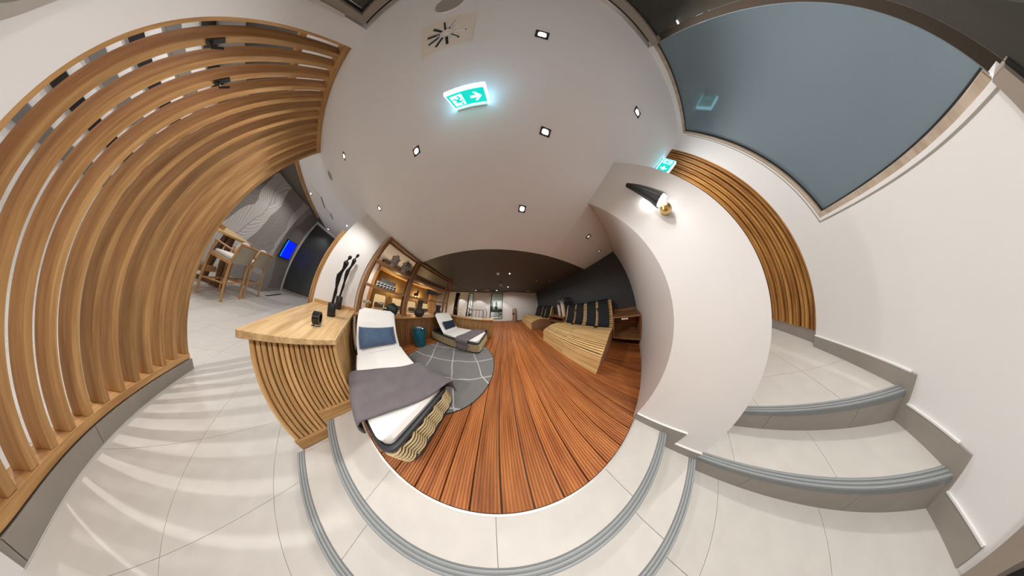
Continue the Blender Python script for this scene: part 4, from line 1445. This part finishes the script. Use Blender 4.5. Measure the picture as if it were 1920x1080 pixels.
part('cone', MB().lathe([(0.0, 0.0), (0.06, 0.0), (0.018, 0.42), (0.0, 0.42)], (-5.93, -0.82, 1.62), 16, False), BLACK, t)
part('base', MB().ball((-5.95, -0.82, 1.58), 0.045, 10, 6), WHITE, t, smooth=True)
point((-5.80, -0.72, 1.75), 1.2, NEUT, 0.05)
spot((-4.9, 0.1, 2.68), 110, 150, 0.7, WARM)  # added lamp brightening the second lounge, no fitting
spot((-5.0, 2.6, 2.68), 110, 150, 0.7, WARM)  # second added lamp for the lounge, also without a fitting

# ================================================================== DINING CORNER: bar chairs, table
def bar_chair(x0, label):
    """x0: right rear leg; chair faces -y, rear legs at y=-4.64"""
    w_ = 0.56
    t = thing('bar_chair', label, 'chair', (x0 - w_ / 2, -4.92, LZ), 'bar chairs at the high table')
    yb, yf = -4.64, -5.18
    H = 1.14
    for xx in (x0, x0 - w_):
        part('leg', MB().tube([(xx, yb, LZ), (xx, yb - 0.01, LZ + 0.5), (xx, yb - 0.03, LZ + 0.75), (xx, yb + 0.04, LZ + H)], 0.024, 8), BARWOOD, t, smooth=True)
        part('leg', MB().tube([(xx, yf, LZ), (xx, yf, LZ + 0.95)], 0.022, 8), BARWOOD, t, smooth=True)
        part('arm', MB().box(xx - 0.025, xx + 0.025, yf - 0.03, yb + 0.02, LZ + 0.95, LZ + 0.98), BARWOOD, t, 0.006)
        part('side_rung', MB().tube([(xx, yb, LZ + 0.34), (xx, yf, LZ + 0.30)], 0.016, 6), BARWOOD, t)
        part('seat_rail', MB().box(xx - 0.02, xx + 0.02, yf, yb, LZ + 0.70, LZ + 0.76), BARWOOD, t, 0.004)
    part('rear_rung', MB().tube([(x0, yb, LZ + 0.36), (x0 - w_, yb, LZ + 0.36)], 0.016, 6), BARWOOD, t)
    part('front_rung', MB().tube([(x0, yf, LZ + 0.28), (x0 - w_, yf, LZ + 0.28)], 0.016, 6), BARWOOD, t)
    part('top_rail', MB().tube([(x0 + 0.03, yb + 0.04, LZ + H), (x0 - w_ - 0.03, yb + 0.04, LZ + H)], 0.026, 8), BARWOOD, t)
    b = MB()
    b.grid(lambda uu, vv: (x0 - w_ * uu, yb - 0.02 + 0.055 * vv + 0.035 * math.sin(PI * uu), LZ + 0.74 + (H - 0.76) * vv), 8, 6)
    b.grid(lambda uu, vv: (x0 - w_ * uu, yb - 0.03 + 0.055 * vv + 0.035 * math.sin(PI * uu), LZ + 0.74 + (H - 0.76) * vv), 8, 6)
    part('canvas_back', b, CANVAS, t, smooth=True)
    part('seat', MB().box(x0 - w_ + 0.02, x0 - 0.02, yf, yb, LZ + 0.74, LZ + 0.775), CANVAS, t, 0.008)
    part('seat_pad', MB().box(x0 - w_ + 0.04, x0 - 0.04, yf + 0.02, yb - 0.06, LZ + 0.776, LZ + 0.83), PILLOWW, t, 0.02, 2)
    part('back_pillow', MB().ball((x0 - w_ / 2, yb - 0.09, LZ + 1.0), (0.25, 0.06, 0.19), 14, 8), PILLOWW, t, smooth=True)
    return t


bc = bar_chair(-5.75, 'oak and canvas bar chair nearer the slatted screen')
dup(bc, (-6.73, -4.92, LZ), 'oak and canvas bar chair nearer the blue wall screen')
tb = thing('bar_table', 'high oak trestle table behind the bar chairs', 'table', (-5.9, -5.7, LZ))
part('top', MB().box(-7.0, -4.7, -6.05, -5.32, LZ + 1.07, LZ + 1.12), OAKTOP, tb, 0.006)
for xx in (-6.6, -5.2):
    part('leg', MB().obox((xx, -5.55, LZ + 0.535), (0.05, 0, 0), (0, 0.05, 0), (0, -0.06, 0.533)), DARKWOOD, tb)
    part('leg', MB().obox((xx, -5.82, LZ + 0.535), (0.05, 0, 0), (0, 0.05, 0), (0, 0.06, 0.533)), DARKWOOD, tb)
    part('foot', MB().box(xx - 0.06, xx + 0.06, -6.0, -5.36, LZ + 0.001, LZ + 0.08), DARKWOOD, tb)
part('stretcher', MB().box(-6.6, -5.2, -5.74, -5.64, LZ + 0.25, LZ + 0.35), BARWOOD, tb)
tray = thing('serving_box', 'oak tray box on the bar table', 'box', (-5.95, -5.6, LZ + 1.121))
part('body', MB().box(-6.15, -5.75, -5.72, -5.5, LZ + 1.121, LZ + 1.20), OAKX, tray, 0.004)
part('slot', MB().box(-6.02, -5.86, -5.5, -5.497, LZ + 1.15, LZ + 1.17), BLACK, tray)
solo('planter', MB().lathe([(0.0, 0), (0.09, 0), (0.12, 0.22), (0.10, 0.22), (0.0, 0.2)], (-5.92, -5.62, LZ + 1.201), 20, False), BLACK, 'black tapered pot on the oak tray box', 'pot', (-5.92, -5.62, LZ + 1.201))
tv = thing('wall_screen', 'blue lit wall screen on the leaf mural', 'screen', (-8.25, -5.05, 0.9))
part('casing', MB().box(-8.62, -7.92, -5.05, -5.0, 0.80, 1.45), BLACK, tv, 0.004)
part('display', MB().box(-8.595, -7.945, -5.0, -4.997, 0.83, 1.43), TVBLUE, tv)
part('bright_bar', MB().box(-7.985, -7.945, -4.9969, -4.995, 0.83, 1.43), CYANBAR, tv)
solo('floor_grille', MB().box(-8.3, -7.4, -4.70, -4.62, LZ + 0.001, LZ + 0.006), BLACK, 'dark slot grille in the floor before the blue wall screen', 'grille', (-7.85, -4.66, LZ))

# ================================================================== CEILING FITTINGS
def downlight(x, y, label, z=ZC, lens=None, size=0.05, energy=0, col=NEUT, cone=150, blend=0.7, frame=None, rad=0.05):
    t = thing('downlight', label, 'ceiling light', (x, y, z), 'square ceiling spotlights')
    f = size
    part('frame', MB().box(x - f, x + f, y - f, y - f * 0.62, z - 0.006, z).box(x - f, x + f, y + f * 0.62, y + f, z - 0.006, z).box(x - f, x - f * 0.62, y - f * 0.62, y + f * 0.62, z - 0.006, z).box(x + f * 0.62, x + f, y - f * 0.62, y + f * 0.62, z - 0.006, z), frame or BLACK, t)
    part('lens', MB().lathe([(0.0, -0.004), (f * 0.6, -0.004), (f * 0.6, -0.001), (0.0, -0.001)], (x, y, z), 20, False), lens or LAMPON, t)
    if energy:
        spot((x, y, z - 0.03), energy, cone, blend, col, rad)
    return t


E0 = 55
downlight(0.23, -0.93, 'square ceiling spotlight right of the exit sign, over the landing', energy=46, cone=125)
downlight(-1.11, -0.97, 'square ceiling spotlight left of the exit sign, over the landing', energy=E0)
downlight(-2.56, -0.97, 'square ceiling spotlight above the oak counter', energy=E0)
downlight(0.0, -2.14, 'square ceiling spotlight beside the air diffuser', energy=E0)
downlight(1.07, -2.12, 'square ceiling spotlight near the frosted window', energy=40)
downlight(-2.62, -2.22, 'square ceiling spotlight above the lower floor by the slatted screen', energy=E0)
downlight(0.18, 0.05, 'glaring ceiling spotlight over the edge of the deck', energy=E0 * 1.1)
downlight(1.73, -0.085, 'unlit black ceiling spotlight near the sconce wall corner', z=ZC - 0.012, lens=LAMPDIM, size=0.055)
downlight(2.70, -0.07, 'unlit black ceiling spotlight near the charcoal wall', z=ZC - 0.012, lens=LAMPDIM, size=0.055)
downlight(-5.35, -2.27, 'square ceiling spotlight between counter and dining corner', energy=E0)
downlight(-5.87, -4.22, 'square ceiling spotlight beside the oak ceiling fascia', energy=E0)
downlight(-8.5, -4.2, 'square ceiling spotlight before the dark satin wall', energy=30, cone=110)
for (xx, yy, lb, e) in ((0.135, 1.79, 'small round spotlight in the dark ceiling nearest the landing', 120), (0.083, 3.45, 'small round spotlight in the middle of the dark ceiling', 70),
                        (-0.82, 4.45, 'small wall-washer spotlight left of the glass door', 70), (-2.62, 4.50, 'small wall-washer spotlight by the middle window', 70), (-4.6, 4.55, 'small wall-washer spotlight by the left window', 70)):
    downlight(xx, yy, lb, z=ZC, size=0.04, energy=e, cone=100 if yy > 4 else 172, blend=0.2 if yy > 4 else 0.35, frame=DARKCEIL)
for (xx, yy, lb) in ((1.67, 2.37, 'unlit small spotlight above the first timber lounger'), (2.5, 2.31, 'unlit small spotlight near the charcoal wall')):
    downlight(xx, yy, lb, z=ZC, size=0.035, lens=LAMPDIM)
spot((-1.35, 1.2, ZC - 0.03), 45, 120, 0.7, NEUT)  # bare spot over the rug, no fitting
spot((-1.3, 6.8, 2.7), 220, 150, 0.6)
spot((-4.6, 6.8, 2.7), 260, 150, 0.6)
# behind the screen: dining room lights, the first draws the bars on the floor
spot((-2.75, -4.1, ZC - 0.05), 130, 120, 0.4, NEUT, 0.012)
spot((-6.5, -6.0, ZC - 0.05), 70, 150, 0.5, NEUT, 0.05)  # added lamp that washes the leaf mural
spot((-5.2, -6.8, ZC - 0.05), 90, 150, 0.6, NEUT, 0.05)
spot((-3.2, -6.2, ZC - 0.05), 90, 150, 0.6, NEUT, 0.05)
# corridor
spot((3.0, -2.2, ZC + 0.5), 130, 140, 0.6, NEUT, 0.08)
# lamp added to brighten the tiled room beyond the glass door, no fitting
spot((-0.3, -3.4, 3.2), 260, 140, 0.6, NEUT, 0.05)

for (xx, yy, r, lb) in ((-0.71, -2.63, 0.115, 'round grey ceiling speaker next to the air diffuser'), (-3.58, -2.70, 0.10, 'round grey ceiling speaker by the slatted screen')):
    t = thing('ceiling_speaker', lb, 'speaker', (xx, yy, ZC), 'round ceiling speakers')
    part('grille', MB().lathe([(0.0, -0.006), (r * 0.93, -0.006), (r * 0.93, -0.001), (0.0, -0.001)], (xx, yy, ZC), 32, False), mat('speaker_mesh', (0.36, 0.34, 0.32), 0.7, noise=0.2, scale=120), t)
    part('ring', MB().tube([(xx + r * math.cos(2 * PI * i / 32), yy + r * math.sin(2 * PI * i / 32), ZC - 0.003) for i in range(32)], 0.008, 6, True), WHITE, t)
dx, dy = -0.70, -2.20
df = thing('air_diffuser', 'square white swirl air diffuser in the ceiling', 'vent', (dx, dy, ZC))
part('plate', MB().box(dx - 0.21, dx + 0.21, dy - 0.21, dy + 0.21, ZC - 0.012, ZC - 0.001), mat('diffuser_white', (0.78, 0.74, 0.68), 0.6), df, 0.003)
for k in range(10):
    a = 2 * PI * k / 10 + 0.2
    d = Vector((math.cos(a), math.sin(a), 0))
    n = Vector((-d.y, d.x, 0))
    c = Vector((dx, dy, ZC - 0.0135)) + d * 0.105
    part('slot', MB().obox(c, d * 0.052, n * 0.011, (0, 0, 0.0012)), BLACK, df)
    part('vane', MB().obox(c + n * 0.012 + Vector((0, 0, -0.006)), d * 0.052, n * 0.003, (0, 0, 0.006)), WHITE, df)
part('hub', MB().lathe([(0.0, -0.02), (0.015, -0.02), (0.02, -0.012), (0.0, -0.012)], (dx, dy, ZC), 14, False), WHITE, df)
for (xx, yy, w2, lb) in ((-5.45, -3.72, 0.28, 'white square ceiling vent near the dining corner'), (-5.9, -3.35, 0.2, 'small white ceiling vent before the dining corner')):
    t = thing('ceiling_vent', lb, 'vent', (xx, yy, ZC), 'plain square ceiling vents')
    part('plate', MB().box(xx - w2, xx + w2, yy - w2, yy + w2, ZC - 0.01, ZC - 0.001), WHITE, t)
    part('slot', MB().box(xx - w2, xx + w2, yy + w2 - 0.02, yy + w2 + 0.012, ZC - 0.012, ZC - 0.002), BLACK, t)
sd = thing('smoke_detector', 'white smoke detector in the dark ceiling nearest the landing', 'detector', (-0.33, 1.84, ZC))
part('body', MB().lathe([(0.0, -0.05), (0.04, -0.05), (0.055, -0.03), (0.06, 0.0), (0.0, 0.0)], (-0.33, 1.84, ZC - 0.001), 20, False), WHITE, sd, smooth=True)
solo('ceiling_sensor', MB().lathe([(0.0, -0.045), (0.05, -0.045), (0.08, -0.02), (0.085, 0.0), (0.0, 0.0)], (-0.36, 3.10, ZC - 0.001), 20, False), WHITE, 'round white sensor in the dark ceiling farther off', 'sensor', (-0.36, 3.10, ZC), smooth=True)
solo('ceiling_speaker', MB().box(-0.46, -0.22, 2.5, 2.7, ZC - 0.01, ZC - 0.001), BLACK, 'black square speaker in the dark ceiling', 'speaker', (-0.34, 2.6, ZC), 0.003)
solo('ceiling_vent', MB().box(-1.85, -1.45, 4.42, 4.56, ZC - 0.012, ZC - 0.001), WHITE, 'pale slot vent in the dark ceiling before the far wall', 'vent', (-1.65, 4.49, ZC), 0.003)
solo('ceiling_vent', MB().box(2.0, 2.4, 4.56, 4.70, ZC - 0.012, ZC - 0.001), WHITE, 'pale slot vent in the dark ceiling above the far timber lounger', 'vent', (2.2, 4.63, ZC), 0.003)


# ------------------------------------------------------------------ exit signs
def exit_sign(c, ex, ez, en, w_, h, label, arrow_right=True):
    """c: centre of the front face; ex along the sign, ez up the sign, en out of the face"""
    c, ex, ez, en = map(Vector, (c, ex, ez, en))
    t = thing('exit_sign', label, 'sign', tuple(c), 'green exit signs')
    part('casing', MB().obox(c - en * 0.022, ex * (w_ / 2), ez * (h / 2), en * 0.02), SIGNB, t, 0.004)
    face = part('face', MB().obox(c, ex * (w_ / 2 - 0.012), ez * (h / 2 - 0.012), en * 0.002), SIGNG, t)

    def flat(poly, name):
        b = MB()
        n = len(poly)
        for off in (0.0022, 0.0042):
            b.v += [tuple(c + ex * (px * w_) + ez * (pz * h) + en * off) for px, pz in poly]
        b.f += [tuple(range(n)), tuple(range(2 * n - 1, n - 1, -1))] + [(i, i + n, (i + 1) % n + n, (i + 1) % n) for i in range(n)]
        part(name, b, SIGNW if name != 'runner' else SIGNG, face)
    sgn = 1 if arrow_right else -1
    flat([(sgn * q[0], q[1]) for q in ((0.08, 0.07), (0.24, 0.07), (0.17, 0.26), (0.23, 0.26), (0.37, 0.0), (0.23, -0.26), (0.17, -0.26), (0.24, -0.07), (0.08, -0.07))], 'arrow')
    flat([(-0.40 * sgn, -0.33), (-0.40 * sgn, 0.33), (-0.10 * sgn, 0.33), (-0.10 * sgn, -0.33)], 'doorway')
    en2 = en * 0.002
    c0_ = c
    c = c0_ + en2
    for poly in ([(-0.22, 0.24), (-0.19, 0.29), (-0.16, 0.29), (-0.14, 0.24), (-0.16, 0.19), (-0.20, 0.19)],
                 [(-0.30, 0.14), (-0.20, 0.15), (-0.14, 0.05), (-0.11, 0.07), (-0.12, 0.0), (-0.17, 0.02), (-0.20, 0.06), (-0.22, -0.02), (-0.16, -0.10), (-0.19, -0.28), (-0.23, -0.28), (-0.21, -0.12), (-0.27, -0.06), (-0.30, -0.16), (-0.39, -0.15), (-0.39, -0.10), (-0.33, -0.10), (-0.28, 0.08), (-0.33, 0.05), (-0.36, 0.07)]):
        flat([(sgn * q[0], q[1]) for q in poly], 'runner')
    return t


exit_sign((-0.442, -1.175, 2.605), (1, 0, 0), (0, 0, 1), (0, 1, 0), 0.30, 0.18, 'green exit sign with white arrow under the ceiling over the landing')
part('ceiling_mount', MB().box(-0.57, -0.31, -1.22, -1.15, 2.695, ZC - 0.001), WHITE, bpy.data.objects['exit_sign'])
exit_sign((1.93, -2.25, 2.60), (0, -1, 0), (0, 0, 1), (-1, 0, 0), 0.32, 0.19, 'green exit sign hanging at the mouth of the corridor', False)
part('ceiling_mount', MB().box(1.93, 1.98, -2.40, -2.10, 2.696, ZC - 0.001), WHITE, bpy.data.objects['exit_sign.001'])

# ------------------------------------------------------------------ cone sconce on the white wall end
yl_, xl_ = -0.845, 1.045
sc_ = thing('cone_sconce', 'black fluted cone wall lamp with a brass ball on the white wall end', 'lamp', (1.13, yl_, 1.9))
b = MB()
nf = 36
pr2 = [(0.070, 1.93), (0.068, 1.96), (0.040, 2.18), (0.024, 2.285), (0.022, 2.29)]
s = 0
for (r, z) in pr2:
    for i in range(nf * 2):
        a = PI * i / nf
        rr = r * (1.0 if i % 4 < 2 else 0.90)
        b.v.append((xl_ + rr * math.cos(a), yl_ + rr * math.sin(a), z))
n2 = nf * 2
for k in range(len(pr2) - 1):
    for i in range(n2):
        j = (i + 1) % n2
        b.f.append((k * n2 + i, k * n2 + j, (k + 1) * n2 + j, (k + 1) * n2 + i))
b.f.append(tuple((len(pr2) - 1) * n2 + i for i in range(n2)))
part('shade', b, BLACK, sc_)
part('diffuser', MB().lathe([(0.0, 1.915), (0.055, 1.918), (0.06, 1.935), (0.0, 1.94)], (xl_, yl_, 0), 24, False), emit('sconce_diffuser', (1, 0.95, 0.88), 3), sc_)
part('ball', MB().ball((1.075, yl_ + 0.015, 1.875), (0.05, 0.05, 0.05), 20, 12), BRASS, sc_, smooth=True)
part('wall_plate', MB().tube([(1.10, yl_ + 0.015, 1.875), (1.13, yl_ + 0.015, 1.875)], 0.035, 20), BRASS, sc_)
part('stem', MB().tube([(1.07, yl_ + 0.015, 1.88), (1.055, yl_ + 0.005, 1.94)], 0.008, 8), BRASS, sc_)
point((1.098, yl_ + 0.03, 2.03), 1.4, NEUT, 0.02, name='sconce_lamp')
point((0.99, yl_ - 0.02, 1.93), 2.4, NEUT, 0.03, name='sconce_lamp')
